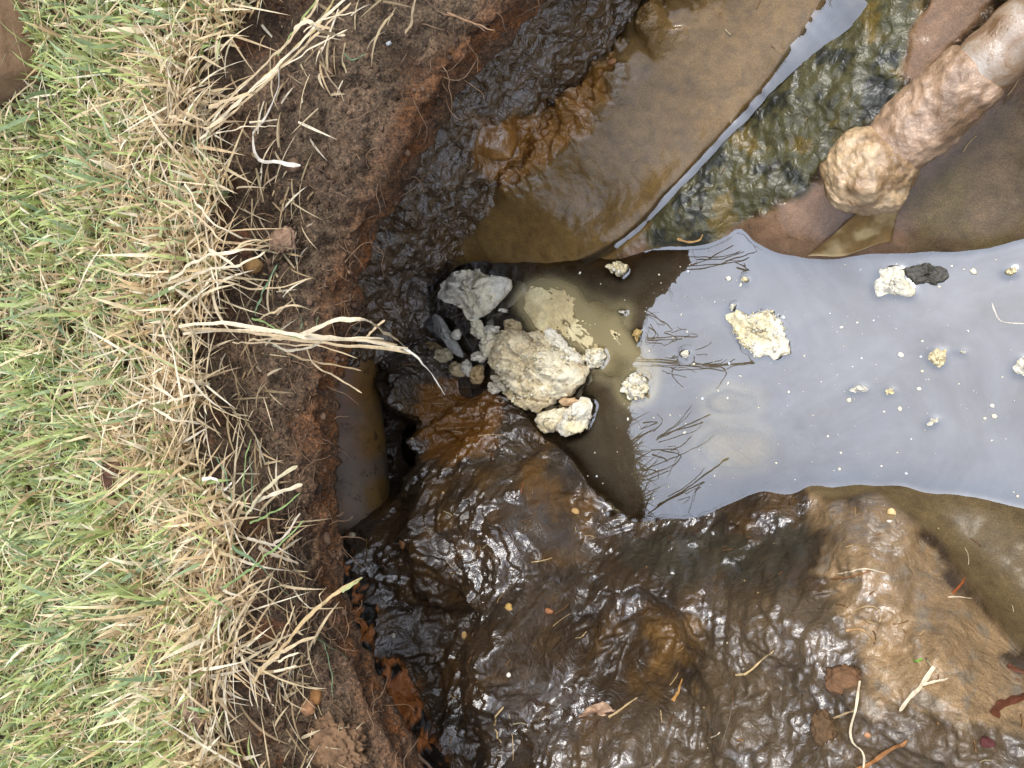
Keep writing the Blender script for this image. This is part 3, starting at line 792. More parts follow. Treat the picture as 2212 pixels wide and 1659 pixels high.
# lumpy solids -------------------------------------------------------
def _ico(SUB=1):
    import bmesh
    bm = bmesh.new(); bmesh.ops.create_icosphere(bm, subdivisions=SUB, radius=1)
    V = np.array([v.co[:] for v in bm.verts]); F = np.array([[v.index for v in f.verts] for f in bm.faces]); bm.free()
    return V, F
ICO = _ico()
_I2 = ICO
_IN = [fbm(ICO[0] * 2.2 + q * 3.7, 1.0, 3, q) for q in range(40)]
def lump_mesh(c, r, seed, rough=.35, scale=1.6, sq=(1, 1, 1), rot=0.0):
    V, F = ICO
    d = 1 + rough * _IN[seed % 40]
    P = V * d[:, None] * np.array(sq) * r
    ca, sa = math.cos(rot), math.sin(rot)
    P = np.c_[P[:, 0] * ca - P[:, 1] * sa, P[:, 0] * sa + P[:, 1] * ca, P[:, 2]]
    return P + c, F
parts = []
pp = on_face(5200, .98, 2.3)
for k, p in enumerate(pp):
    r = min(.006, .0011 * math.exp(random.gauss(0, .55)))
    cc = random.choice((srgb(92, 70, 52), srgb(70, 52, 38), srgb(112, 88, 68), srgb(84, 64, 46), srgb(82, 64, 50)))
    V, F = lump_mesh(p + (0, 0, r * .1), r, k, 1.1, 2.2, (1, random.uniform(.7, 1.2), random.uniform(.6, .9)), random.uniform(0, 6))
    parts.append((V, F, cc * random.uniform(.7, 1.15)))
V, F, c = merge(parts)
tag(mesh_from('soil_crumbs', V, F, M_CRUMB, color=c), 'loose soil crumbs on the bank face', kind='stuff')

def slab(name, outline, mat, color, zc, thick, under=None, rings=16, segs=72, amp=.0035, nscale=70, seed=1, edge=.0022, dirt=.3, power=2.2, tilt=(0, 0), parent=None, color2=None, crumbs=0):
    """closed lump with a drawn outline: outline in photograph units, seen at height zc"""
    O = np.array([W(x, y, zc) for x, y in outline]); c = O[:, :2].mean(0)
    R = []
    th = np.linspace(0, 2 * math.pi, segs, endpoint=False)
    # distance from the centre to the outline along each direction
    for a in th:
        d = np.array((math.cos(a), math.sin(a))); best = 0
        for i in range(len(O)):
            p, q2 = O[i, :2] - c, O[(i + 1) % len(O), :2] - c
            e = q2 - p; den = d[0] * e[1] - d[1] * e[0]
            if abs(den) < 1e-12: continue
            t = (p[0] * e[1] - p[1] * e[0]) / den; s = (p[0] * d[1] - p[1] * d[0]) / den
            if t > best and -.001 <= s <= 1.001: best = t
        R.append(best)
    R = np.array(R); R = (R + .25 * (np.roll(R, 1) + np.roll(R, -1))) / 1.5
    under = thick * .6 if under is None else under
    rr = np.sin(np.linspace(0, math.pi / 2, rings + 1))[1:]
    Vt = [np.r_[c, zc + thick]]
    for side in (1, -1):
        seq = rr if side == 1 else rr[::-1][1:]
        for r in seq:
            h = (1 - r ** power) ** .8 * (thick if side == 1 else -under)
            for a, Ra in zip(th, R): Vt.append((c[0] + math.cos(a) * Ra * r, c[1] + math.sin(a) * Ra * r, zc + h))
    Vt.append(np.r_[c, zc - under])
    Vt = np.array(Vt, float); nr = 2 * rings - 1
    F = grid_faces(nr, segs, True) + 1
    i = np.arange(segs); j = (i + 1) % segs
    T = np.vstack((np.stack((np.zeros(segs, int), i, j), -1) + np.array((0, 1, 1)),
                   np.stack((np.full(segs, len(Vt) - 1), (nr - 1) * segs + j + 1, (nr - 1) * segs + i + 1), -1)))
    rad = np.hypot(Vt[:, 0] - c[0], Vt[:, 1] - c[1]); out = np.c_[(Vt[:, 0] - c[0]), (Vt[:, 1] - c[1])] / (rad[:, None] + 1e-9)
    en = fbm(Vt, nscale * 2.2, 4, seed) * edge * 2 * sstep(0, .6, rad / (R.mean()))
    Vt[:, :2] += out * en[:, None]
    topm = (Vt[:, 2] >= zc - 1e-6)
    nz = fbm(Vt + seed, nscale, 4, seed + 3) * amp + ridged(Vt + seed, nscale * .6, 2, seed + 9) * amp * .5 + ridged(Vt, nscale * 3.5, 3, seed + 5) * amp * .55
    nz = nz * 2.2 + fbm(Vt, 620, 2, seed + 21) * amp * .7
    Vt[:, 2] += np.where(topm, nz, 0)
    Vt[:, 2] += (Vt[:, 0] - c[0]) * tilt[0] + (Vt[:, 1] - c[1]) * tilt[1]
    col = np.tile(np.array(color, float), (len(Vt), 1))
    if color2 is not None:
        col = lerp(col, np.array(color2, float), sstep(-.12, .25, fbm(Vt + 5, nscale * .5, 4, seed + 13)))
    o = mesh_from(name, Vt, [F, T], mat, color=np.clip(col, 0, 1), attrs={'dirt': np.full(len(Vt), dirt)})
    o = recentre(o, parent)
    if crumbs:
        tv = Vt[topm & (rad < R.mean() * .95)]; parts = []
        pick = RNG.choice(len(tv), crumbs)
        for k_, v_ in enumerate(tv[pick]):
            r_ = .0009 * math.exp(random.gauss(0, .5)); V_, F_ = lump_mesh(v_ + RNG.normal(0, .0012, 3) * (1, 1, .1), r_, k_, .9, 2, (1, random.uniform(.7, 1.3), .8), random.uniform(0, 6))
            parts.append((V_, F_, np.clip(np.array(random.choice((color, color if color2 is None else color2, WHITE, YEL))) * random.uniform(.75, 1.05), 0, 1)))
        V_, F_, c_ = merge(parts)
        q_ = mesh_from('crumbs', V_, F_, M_CRUST, color=c_, attrs={'dirt': np.full(len(V_), dirt)}); q_['kind'] = 'stuff'
        recentre(q_, o if parent is None else parent)
    return o

z1 = lambda pts: [(877.8 + .29757 * a, 548.6 + .29757 * b) for a, b in pts]
z2 = lambda pts: [(1426.4 + .3803 * a, 521.2 + .3803 * b) for a, b in pts]
def blob(cx, cy, rx, ry, rot=0, n=14):
    return [(cx + rx * math.cos(a) * math.cos(rot) - ry * math.sin(a) * math.sin(rot), cy + rx * math.cos(a) * math.sin(rot) + ry * math.sin(a) * math.cos(rot))
            for a in np.linspace(0, 2 * math.pi, n, endpoint=False)]

CREAM, WHITE, GREY, YEL, OLIVE = srgb(246, 236, 206), srgb(247, 241, 222), srgb(232, 225, 206), srgb(248, 234, 192), srgb(216, 200, 160)
CRUSTS = [
    (z1([(250, 330), (270, 260), (290, 190), (400, 140), (440, 120), (520, 125), (570, 160), (640, 160), (700, 160), (770, 180), (750, 240), (700, 300), (640, 370), (560, 440), (480, 490), (430, 450), (410, 390), (330, 360)]),
     WHITE, .018, .016, dict(crumbs=160, under=.03, color2=CREAM, seed=3, dirt=.12, amp=.005, tilt=(-.1, .1)), 'grey and cream layered lump against the mud at the pipe side of the water'),
    (z1([(480, 480), (545, 490), (570, 545), (625, 640), (585, 650), (505, 585)]), CREAM, .008, .008, dict(seed=5), 'narrow cream crust strip trailing below the grey layered lump'),
    (z1([(575, 540), (610, 515), (680, 525), (685, 570), (640, 590), (590, 580)]), WHITE, .007, .007, dict(seed=6, dirt=.05), 'small smooth white lump between the two largest crust lumps'),
    (z1([(600, 700), (640, 620), (720, 560), (800, 540), (900, 590), (1000, 650), (1050, 690), (1150, 700), (1260, 780), (1340, 840), (1310, 920), (1220, 990), (1220, 1030), (1100, 1060), (960, 1150), (900, 1130), (830, 1040), (780, 960), (700, 880), (620, 800)]),
     CREAM, .006, .020, dict(crumbs=700, seed=8, color2=srgb(236, 220, 182), dirt=.55, amp=.006, rings=26, segs=110, power=4), 'largest crumbly cream lump stained brown in its middle'),
    (z1([(930, 1210), (960, 1160), (1080, 1120), (1190, 1110), (1140, 1200), (1080, 1290), (1000, 1300)]), OLIVE, .004, .008, dict(seed=11, color2=CREAM, dirt=.6), 'dull yellowish crust piece under the bright ribbed chunk'),
    (z1([(1090, 1280), (1140, 1190), (1220, 1090), (1290, 1045), (1335, 1045), (1355, 1110), (1320, 1230), (1250, 1310), (1160, 1330)]), YEL, .008, .014, dict(crumbs=70, seed=12, color2=WHITE, dirt=.1, amp=.004), 'bright yellow white ribbed chunk at the foot of the crust pile'),
    (z1([(1110, 1070), (1150, 1035), (1220, 1040), (1260, 1065), (1210, 1100), (1140, 1098)]), srgb(226, 190, 148), .012, .006, dict(seed=13, dirt=.0, amp=.001), 'smooth peach coloured flake on the crust pile'),
    (z1([(810, 380), (830, 290), (900, 220), (1000, 170), (1130, 190), (1250, 240), (1300, 330), (1400, 450), (1500, 620), (1590, 740), (1590, 850), (1500, 910), (1420, 870), (1300, 700), (1180, 660), (1030, 590), (960, 600), (900, 490)]),
     srgb(236, 222, 176), -.008, .0085, dict(seed=15, color2=srgb(216, 198, 150), dirt=.3, amp=.0012, rings=22, segs=90, power=4, edge=.001, tilt=(-.05, .0)), 'large pale slab mostly sunk under the murky water'),
    (z1([(1290, 400), (1340, 340), (1430, 345), (1500, 430), (1600, 550), (1700, 680), (1800, 800), (1840, 960), (1780, 950), (1680, 850), (1560, 720), (1450, 560), (1340, 450)]),
     srgb(236, 220, 172), -.009, .0075, dict(seed=17, dirt=.3, amp=.001, power=3, edge=.001), 'long thin pale slab sunk beside the larger sunken slab'),
    (z1([(1020, 600), (1040, 520), (1100, 560), (1170, 640), (1180, 700), (1100, 700), (1030, 660)]), WHITE, .003, .006, dict(seed=18, dirt=.1), 'white crumb cluster on the inner corner of the sunken slab'),
    (z1([(1310, 690), (1380, 670), (1440, 690), (1445, 780), (1400, 845), (1335, 830), (1310, 740)]), YEL, .002, .006, dict(crumbs=90, seed=19, color2=WHITE, edge=.0035), 'frothy yellow clot floating over the sunken slab'),
    (z1([(1580, 930), (1620, 880), (1700, 880), (1750, 900), (1765, 960), (1730, 1010), (1660, 1055), (1600, 1040), (1580, 1000)]), WHITE, .0015, .005, dict(crumbs=110, seed=21, color2=YEL, edge=.004, amp=.005), 'frothy white clot floating at the end of the sunken slabs'),
    (z1([(1450, 85), (1500, 85), (1550, 65), (1600, 85), (1600, 140), (1565, 180), (1520, 160), (1500, 120)]), YEL, .002, .006, dict(crumbs=50, seed=23, edge=.0035), 'small yellow clot floating alone near the ochre bank'),
    (z1([(1640, 590), (1680, 550), (1710, 560), (1700, 600), (1680, 660), (1660, 620)]), srgb(206, 176, 112), .002, .003, dict(seed=24), 'tan flake shaped like a tooth beside the thin sunken slab'),
    (z2([(380, 425), (420, 395), (470, 400), (500, 425), (560, 400), (650, 400), (670, 450), (700, 520), (735, 550), (740, 600), (720, 650), (690, 680), (620, 660), (550, 640), (480, 590), (430, 545), (400, 500), (385, 460)]),
     YEL, .0012, .0035, dict(crumbs=340, seed=27, color2=WHITE, dirt=.1, edge=.004, amp=.004, segs=60, power=5), 'biggest floating cream raft alone in the open water'),
    (z2([(388, 375), (405, 358), (428, 365), (430, 390), (405, 400)]), WHITE, .002, .004, dict(seed=28), 'small white crumb touching the corner of the biggest raft'),
    (z2([(1255, 165), (1300, 150), (1355, 145), (1390, 210), (1470, 290), (1410, 325), (1350, 305), (1290, 300), (1220, 320), (1213, 220), (1250, 205)]), YEL, .002, .004, dict(crumbs=40, seed=31, color2=WHITE, dirt=.08), 'cream chunk floating beside the dark flake'),
    (z2([(1525, 660), (1560, 625), (1630, 605), (1625, 670), (1595, 715), (1560, 710), (1530, 690)]), YEL, .0015, .005, dict(seed=33), 'small yellow floating piece below the cream chunk with the dark flake'),
    (z2([(1688, 632), (1710, 618), (1735, 628), (1725, 648), (1700, 650)]), WHITE, .001, .003, dict(seed=34), 'tiny white crumb right beside the small yellow floating piece'),
    (z2([(2020, 690), (2066, 650), (2110, 680), (2110, 760), (2060, 772), (2015, 750)]), WHITE, .0015, .006, dict(seed=35), 'white floating piece cut by the right edge of the picture'),
    (z2([(1960, 175), (1985, 152), (2012, 150), (2015, 180), (1975, 195)]), YEL, .001, .003, dict(seed=36), 'small yellow crumb high in the open water near the right edge'),
    (z2([(1515, 1045), (1540, 1010), (1580, 1003), (1580, 1030), (1545, 1052)]), WHITE, .001, .003, dict(seed=37), 'white crumb floating low in the middle of the open water'),
    (z2([(1283, 845), (1305, 840), (1320, 870), (1300, 885), (1285, 870)]), YEL, .001, .003, dict(seed=38), 'tiny yellow crumb in the middle of the open water'),
    (z2([(1060, 840), (1085, 838), (1120, 822), (1165, 825), (1180, 850), (1130, 852), (1075, 862)]), WHITE, .001, .0025, dict(seed=39), 'drawn out white crumb group left of the tiny yellow crumb'),
    (z1([(690, 405), (720, 398), (745, 408), (725, 425), (700, 422)]), WHITE, .001, .002, dict(seed=40), 'tiny white crumb beside the grey layered lump'),
    (z1([(1535, 410), (1570, 402), (1600, 420), (1590, 440), (1550, 436)]), WHITE, .001, .002, dict(seed=41), 'tiny white crumb in the dark water above the thin sunken slab'),
    (z2([(125, 640), (150, 622), (172, 630), (160, 655), (135, 658)]), WHITE, .001, .003, dict(seed=42), 'small white crumb left of the biggest raft'),
    (z2([(470, 222), (485, 208), (508, 215), (505, 238), (480, 244)]), YEL, .001, .003, dict(seed=43), 'small pale crumb straight above the biggest raft'),
    (z1([(560, 620), (620, 560), (660, 640), (640, 720), (600, 760), (560, 700)]), CREAM, .010, .010, dict(seed=65, dirt=.4, crumbs=60), 'cream crust bridging the grey layered lump and the largest crumbly lump'),
    (z1([(900, 560), (960, 560), (1040, 620), (1060, 690), (1000, 670), (930, 610)]), srgb(232, 218, 184), .004, .008, dict(seed=66, dirt=.5, crumbs=50), 'crumbly ledge along the upper side of the largest crumbly lump'),
    (z1([(1120, 690), (1200, 680), (1270, 740), (1300, 800), (1230, 800), (1150, 740)]), WHITE, .004, .009, dict(seed=67, dirt=.2, crumbs=90), 'white crumbly shoulder at the right of the largest crumbly lump'),
    (z1([(700, 1000), (780, 980), (850, 1060), (900, 1140), (840, 1120), (740, 1040)]), srgb(214, 198, 160), .006, .007, dict(seed=68, dirt=.5, crumbs=40), 'dull crust skirt along the lower left of the largest crumbly lump'),
    # little lumps heaped at the left end
    (z1([(185, 470), (215, 430), (262, 460), (300, 530), (335, 590), (380, 660), (425, 740), (390, 760), (330, 700), (270, 620), (210, 560)]), srgb(170, 168, 160), .012, .009, dict(seed=45, dirt=.1, amp=.002), 'long grey finger shaped lump at the dark end of the pool'),
    (z1(blob(372, 585, 30, 36)), GREY, .017, .007, dict(seed=46, dirt=.1, amp=.001), 'round grey lump on the grey finger'),
    (z1(blob(282, 735, 60, 48)), srgb(198, 184, 150), .012, .010, dict(seed=47, dirt=.3), 'pitted tan lump nearest the hanging straw'),
    (z1(blob(372, 842, 55, 58)), srgb(196, 178, 138), .012, .010, dict(seed=48, dirt=.2, amp=.0015), 'smooth tan egg shaped lump over the amber hollow'),
    (z1(blob(450, 830, 34, 66, -.2)), GREY, .012, .009, dict(seed=49, dirt=.1), 'upright grey lump right of the tan egg shaped lump'),
    (z1(blob(535, 742, 46, 40)), GREY, .013, .009, dict(seed=50, dirt=.15), 'round grey lump next to the largest crumbly lump'),
    (z1(blob(525, 880, 36, 80, .25)), srgb(186, 160, 116), .010, .009, dict(seed=51, dirt=.4), 'ribbed brown lump beside the largest crumbly lump'),
    (z1(blob(250, 868, 30, 38)), GREY, .010, .007, dict(seed=52, dirt=.1), 'small grey crumb between straw tip and egg shaped lump'),
    (z1(blob(190, 805, 55, 24, -.3)), GREY, .010, .006, dict(seed=53, dirt=.1), 'flat grey crumb under the pitted tan lump'),
    (z1(blob(95, 925, 20, 32)), GREY, .030, .006, dict(seed=54, dirt=.05, amp=.0008), 'pale oval bead lying alone left of the amber hollow'),
    (z1(blob(640, 975, 60, 30, .7)), GREY, .008, .007, dict(seed=55, dirt=.2), 'slanted grey lump along the lower left side of the largest lump'),
    (z1(blob(690, 940, 80, 26, .85)), srgb(200, 192, 172), .010, .008, dict(seed=56, dirt=.2), 'pale slanted ridge tucked against the largest lump'),
    (z1(blob(770, 520, 70, 46, .2)), srgb(196, 178, 140), .004, .008, dict(seed=57, dirt=.4), 'tan crust knob on top of the largest lump'),
    (z1(blob(200, 680, 75, 40, .3)), srgb(150, 128, 90), .010, .008, dict(seed=58, dirt=.6), 'brown stained lump behind the pitted tan lump'),
]
for out, colr, zc, th, kw, lab in CRUSTS:
    s = kw.pop('rings', 12); g = kw.pop('segs', 56)
    o = slab('crust_lump', out, M_CRUST, colr, zc, th, rings=s, segs=g, **kw)
    tag(o, lab, 'crust lump', 'pale crust lumps in the water')
# pale shapes deep in the open water
o = slab('sunken_lump', blob(1590, 868, 58, 26), M_CRUST, srgb(200, 186, 150), -.022, .010, seed=61); tag(o, 'faint pale shape sunk deep left of the open water middle', 'crust lump')
o = slab('sunken_lump', blob(1600, 965, 85, 45), M_CRUST, srgb(206, 192, 150), -.024, .012, seed=62); tag(o, 'faint larger pale shape sunk near the lower shore', 'crust lump')
o = slab('dark_flake', z2([(1360, 150), (1440, 150), (1510, 130), (1600, 135), (1640, 160), (1642, 200), (1590, 235), (1580, 255), (1480, 245), (1440, 250), (1400, 215)]), M_CHIP, srgb(62, 58, 48), .0012, .0025, seed=63, amp=.001)
tag(o, 'flat dark grey flake floating beside a cream chunk', 'flake')
# ------------------------------------------------------------------ water
ws = .0019
wx = np.arange(-.66, .46, ws); wy = np.arange(-.40, .36, ws)
wX, wY = np.meshgrid(wx, wy)
bed = bilin(Zg, X0, Y0, FS, wX.ravel(), wY.ravel()).reshape(wX.shape)
topz = bed.copy(); lumpz = np.full(bed.shape, -1.0)
for ob in list(COL.objects):                                    # what lies in the water makes it shallow
    if ob.type == 'MESH' and ob.name.split('.')[0] in ('crust_lump', 'sunken_lump'):
        c = np.empty(len(ob.data.vertices) * 3, np.float32); ob.data.vertices.foreach_get('co', c)
        c = c.reshape(-1, 3) + np.array(ob.location)
        ix = np.rint((c[:, 0] - wx[0]) / ws).astype(int); iy = np.rint((c[:, 1] - wy[0]) / ws).astype(int)
        ok = (ix >= 0) & (iy >= 0) & (ix < len(wx)) & (iy < len(wy))
        np.maximum.at(topz, (iy[ok], ix[ok]), c[ok, 2]); (np.maximum.at(lumpz, (iy[ok], ix[ok]), c[ok, 2]) if 'sunk' in ob['label'] and 'beside' not in ob['label'] or 'long thin pale slab' in ob['label'] else None)
def blur(G, n):
    for ax in (0, 1):
        k = np.ones(2 * n + 1) / (2 * n + 1)
        G = np.apply_along_axis(lambda r_: np.convolve(np.pad(r_, n, 'edge'), k, 'valid'), ax, G)
    return G
proud = (topz > .0008).astype(float)
men = .0009 * blur(blur(proud, 1), 1) * 1.0
wide = np.maximum(topz, -.14)
for _ in range(2):
    for ax in (0, 1): wide = np.maximum(wide, np.maximum(np.roll(wide, 1, ax), np.roll(wide, -1, ax)))
depth = np.maximum(-blur(wide, 3), 0)
murk = 1 - np.exp(-depth / .030) * .97
for _ in range(2):
    for ax in (0, 1): lumpz = np.maximum(lumpz, np.maximum(np.roll(lumpz, 1, ax), np.roll(lumpz, -1, ax)))
milk = blur(blur((lumpz > bed + .004) * np.exp(-np.maximum(-lumpz, 0) / .012) * (wX < -.16), 3), 3)      # grease clouding the water round the sunken slabs
murk = np.maximum(murk, .66 * milk * (1 - blur(proud, 1)))
o = mesh_from('water', np.c_[wX.ravel(), wY.ravel(), men.ravel()], grid_faces(len(wy), len(wx)), M_WATER, attrs={'murk': np.clip(murk, .08, .95).ravel(), 'milk': np.clip(milk * 1.15, 0, 1).ravel()})
tag(o, 'murky grey standing water reflecting the sky', kind='structure')

# specks
parts = []
k = 0
while k < 260:
    x = random.gauss(1750, 330) if random.random() < .8 else random.uniform(1100, 2212); y_ = random.uniform(560, 1090)
    p = W(x, y_, .0)
    if not (1080 < x < 2250) or hz(p[0], p[1]) > -.004: continue
    r = min(.003, .00055 * math.exp(random.gauss(0, .75)))
    V, F = lump_mesh(p + (0, 0, .0006), r, k, .5, 1.4, (1, random.uniform(.6, 1.3), .5), random.uniform(0, 6))
    parts.append((V, F, random.choice((WHITE, WHITE, CREAM, srgb(220, 226, 232))))); k += 1
V, F, c = merge(parts)
tag(mesh_from('scum_specks', V, F, M_SPECK, color=c), 'tiny white scum specks on the water', kind='stuff')

# ------------------------------------------------------------------ pipes
def pipe(name, label, cat, A, Bp, r, mat, length_seg=40, wall=.004):
    A, Bp = np.array(A), np.array(Bp)
    t = thing(name, label, cat, A)
    P = np.linspace(A, Bp, length_seg); V, F = tube(P, np.full(length_seg, r), 40)
    return t, P, V, F
M_PIPEWET = (lambda: None)
def mat_pipe_wet():
    g = NT('wet stained pipe')
    n1 = g.noise(26, 4, .6, .5)
    sx = g.n('SeparateXYZ'); g.set(sx.inputs[0], g.co)
    col = g.mix(g.attr('tint'), g.ramp(n1, [(.3, .7), (.6, 1.15)]), 1.0, 'MULTIPLY')
    film = g.ramp(g.noise(8, 5, .7, .2), [(.5, 0.0), (.62, 1.0)])
    col = g.mix(col, srgb(160, 92, 44), g.math('MULTIPLY', film, .25))
    sp = g.ramp(g.noise(500, 2), [(.7, 0.0), (.76, 1.0)])
    col = g.mix(col, srgb(170, 150, 120), sp)
    spl = g.ramp(g.noise(60, 6, .75), [(.56, 0.0), (.62, .8)])
    col = g.mix(col, srgb(58, 44, 30), spl)
    b = g.bump(g.noise(120, 6, .7), .5, .003)
    g.to(Base_Color=col, Roughness=.55, Normal=b)
    g.p.inputs['Coat Weight'].default_value = .15; g.p.inputs['Coat Roughness'].default_value = .3
    return g.m
def mat_pvc():
    g = NT('muddy white plastic')
    n1 = g.noise(34, 6, .65, .6)
    col = g.ramp(n1, [(.30, srgb(196, 184, 168)), (.42, srgb(172, 150, 126)), (.52, srgb(150, 118, 84)), (.70, srgb(112, 82, 52))])
    sp = g.ramp(g.noise(260, 4, .7), [(.60, 0.0), (.70, .8)])
    col = g.mix(col, srgb(120, 92, 60), sp)
    b = g.bump(g.ramp(n1, [(.5, 0.0), (.6, 1.0)]), .5, .002)
    b2 = g.bump(g.noise(420, 4, .6), .5, .0015, b)
    g.to(Base_Color=col, Roughness=.35, Normal=b2, Coat_Normal=b2)
    g.p.inputs['Coat Weight'].default_value = .7; g.p.inputs['Coat Roughness'].default_value = .08; g.p.inputs['Coat IOR'].default_value = 1.8
    return g.m

A = W(705, 700, .088); Bq = W(742, 1112, .082)
t, P, V, F = pipe('drain_pipe', 'brown wet drain pipe lying under the overhanging bank', 'pipe', A, Bq, .060, None)
ax = (Bq - A) / np.linalg.norm(Bq - A)
R = np.full(46, .060); ext = np.array([A + (Bq - A) * s for s in np.linspace(0, 1, 40)] + [Bq + ax * q for q in (.005, .013, .021, .027, .031, .032)])
R[40:] = (.0592, .056, .049, .036, .018, .004)
V, F = tube(ext, R, 44)
V += (np.linalg.norm(V, axis=1)[:, None] * 0) + fbm(V, 40, 3, 5)[:, None] * .0012
cxp = np.interp(V[:, 1], [ext[-1][1], ext[0][1]], [ext[-1][0], ext[0][0]]); sd_ = (V[:, 0] - cxp) / .06 + .25 * fbm(V, 30, 3, 4)
pc = lerp(np.tile(srgb(118, 100, 82), (len(V), 1)), srgb(160, 100, 52), sstep(.25, -.1, sd_))
pc = lerp(pc, srgb(120, 92, 48), sstep(.85, 1.0, sd_))
recentre(mesh_from('barrel', V, F, mat_pipe_wet(), color=pc), t)
# hairline seam along the barrel
sm = np.array([p + np.array((.030, 0, .0520)) for p in ext[:40]])
recentre(mesh_from('seam', *tube(sm, .0007, 5), mat_plain('seam grime', srgb(60, 46, 34), srgb(140, 124, 104), 200)), t)
PA, PB = W(2290, -5, .125), W(1925, 325, .082)
t = thing('plastic_pipe', 'muddy white plastic pipe sloping down into the pit at upper right', 'pipe', PB)
n = 40; P = np.linspace(PA, PB, n)
V, F = tube(P, np.full(n, .0245) * (1 + .03 * np.sin(np.arange(n))), 40); V = V + fbm(V, 50, 3, 8)[:, None] * .002; recentre(mesh_from('barrel', V, F, mat_pvc()), t)
def rough_tube(name, P, R, mat, color, amp, sc, seed, parent):
    R = np.interp(np.linspace(0, 1, 84), np.linspace(0, 1, len(P)), np.broadcast_to(R, (len(P),))); P = np.c_[[np.interp(np.linspace(0, 1, 84), np.linspace(0, 1, len(P)), P[:, k]) for k in range(3)]].T
    V, F = tube(P, R, 96)
    c0 = np.repeat(P, 96, 0); c0 = np.vstack((c0, P[0], P[-1])); d = V - c0; l = np.linalg.norm(d, axis=1, keepdims=True) + 1e-9
    V = V + d / l * (fbm(V, sc, 4, seed) * amp + ridged(V, sc * 1.7, 2, seed + 3) * amp * .4 + ridged(V, sc * 4.5, 3, seed + 5) * amp * .13)[:, None]
    V[-2:] = c0[-2:]
    col = lerp(np.tile(np.array(color[0]), (len(V), 1)), np.array(color[1]), sstep(-.2, .3, fbm(V, sc, 3, seed + 7)))
    return recentre(mesh_from(name, V, F, mat, color=col), parent)
axp = (PB - PA) / np.linalg.norm(PB - PA)
C = np.array([PB - axp * s for s in np.linspace(.085, -.012, 34)])
prof_r = .0245 + .005 * np.sin(np.linspace(0, math.pi, 34)) ** .6; prof_r[0] = .0220; prof_r[-1] = .020
rough_tube('mud_collar', C, prof_r, M_WETLUMP, (srgb(178, 146, 116), srgb(138, 108, 78)), .0042, 48, 81, t)
Lc = W(1880, 372, .080)
s_ = np.linspace(-1, 1, 30)
C = np.array([Lc + axp * q * .036 + np.array((0, 0, -.004 * q)) for q in s_]); Rr = .036 * np.sqrt(np.clip(1 - s_ ** 2, 0.004, 1))
rough_tube('mud_lump', C, Rr, M_WETLUMP, (srgb(196, 166, 126), srgb(150, 118, 80)), .0075, 48, 91, t)
# torn flap of wet sheet hanging from the lump into the water
nu = 22; SV = []
cA, cB, cC, cD = (1858, 455, .045), (1942, 448, .045), (1925, 520, .012), (1742, 556, .004)
for side in (0, 1):
    for a in np.linspace(0, 1, nu):
        for b in np.linspace(0, 1, nu):
            q4 = [(1 - a) * ((1 - b) * cA[k] + b * cB[k]) + a * ((1 - b) * cD[k] + b * cC[k]) for k in range(3)]
            q4[1] += 10 * a * math.sin(b * 3.14) + 3 * math.sin(b * 9 + a * 4) * a
            w = W(*q4); w = W(q4[0], q4[1], max(w[2], hz(w[0], w[1]) + .003) + .002 * math.sin(b * 11 + a * 3) * (1 - .5 * a))
            SV.append(w - np.array((0, 0, .0009 * side)))
SV = np.array(SV); f0 = grid_faces(nu, nu); n1 = nu * nu
k = np.arange(nu - 1); ring = np.r_[k, (k + 1) * nu - 1 + 0 * k if False else k * nu + nu - 1, n1 - 1 - k, (nu - 1 - k) * nu]
rs2 = np.stack((ring, np.roll(ring, -1), np.roll(ring, -1) + n1, ring + n1), -1)
o = recentre(mesh_from('wet_sheet', SV, np.vstack((f0, f0[:, ::-1] + n1, rs2)), mat_tint('wet brown sheet', .55, 90, .5, .45, .1, .3, .15),
                       color=lerp(np.tile(srgb(196, 170, 122), (len(SV), 1)), srgb(146, 116, 70), sstep(-.1, .3, fbm(SV, 60, 3, 5)))))
tag(o, 'torn wet brown sheet hanging from the muddy pipe end into water', 'wet sheet')

# ------------------------------------------------------------------ corner brick in the turf
def box_rounded(name, c, size, rotz, mat, bev=.006, amp=.0015, seed=1):
    import bmesh
    bm = bmesh.new(); bmesh.ops.create_cube(bm, size=1)
    for v in bm.verts: v.co = Vector((v.co.x * size[0], v.co.y * size[1], v.co.z * size[2]))
    bmesh.ops.bevel(bm, geom=list(bm.edges), offset=bev, segments=3, affect='EDGES', profile=.6)
    bmesh.ops.subdivide_edges(bm, edges=[e for e in bm.edges if e.calc_length() > .012], cuts=6, use_grid_fill=True)
    V = np.array([v.co[:] for v in bm.verts]); nn = np.array([v.normal[:] for v in bm.verts])
    V = V + nn * (fbm(V, 60, 4, seed) * amp * 2)[:, None]
    for v, q2 in zip(bm.verts, V): v.co = q2
    me = bpy.data.meshes.new(name); bm.to_mesh(me); bm.free()
    for p in me.polygons: p.use_smooth = True
    me.materials.append(mat); o = bpy.data.objects.new(name, me); COL.objects.link(o)
    o.location = [float(q2) for q2 in c]; o.rotation_euler = (0.05, -.08, rotz)
    return o
c = W(-22, -5, Z_TOP + .014)
o = box_rounded('paving_brick', c, (.11, .20, .055), .1, mat_plain('weathered brick', srgb(112, 86, 64), srgb(146, 116, 88), 50, .85, .5, 260), .012, .003, 4)
tag(o, 'weathered brown brick in the grass at the upper left corner', 'brick')

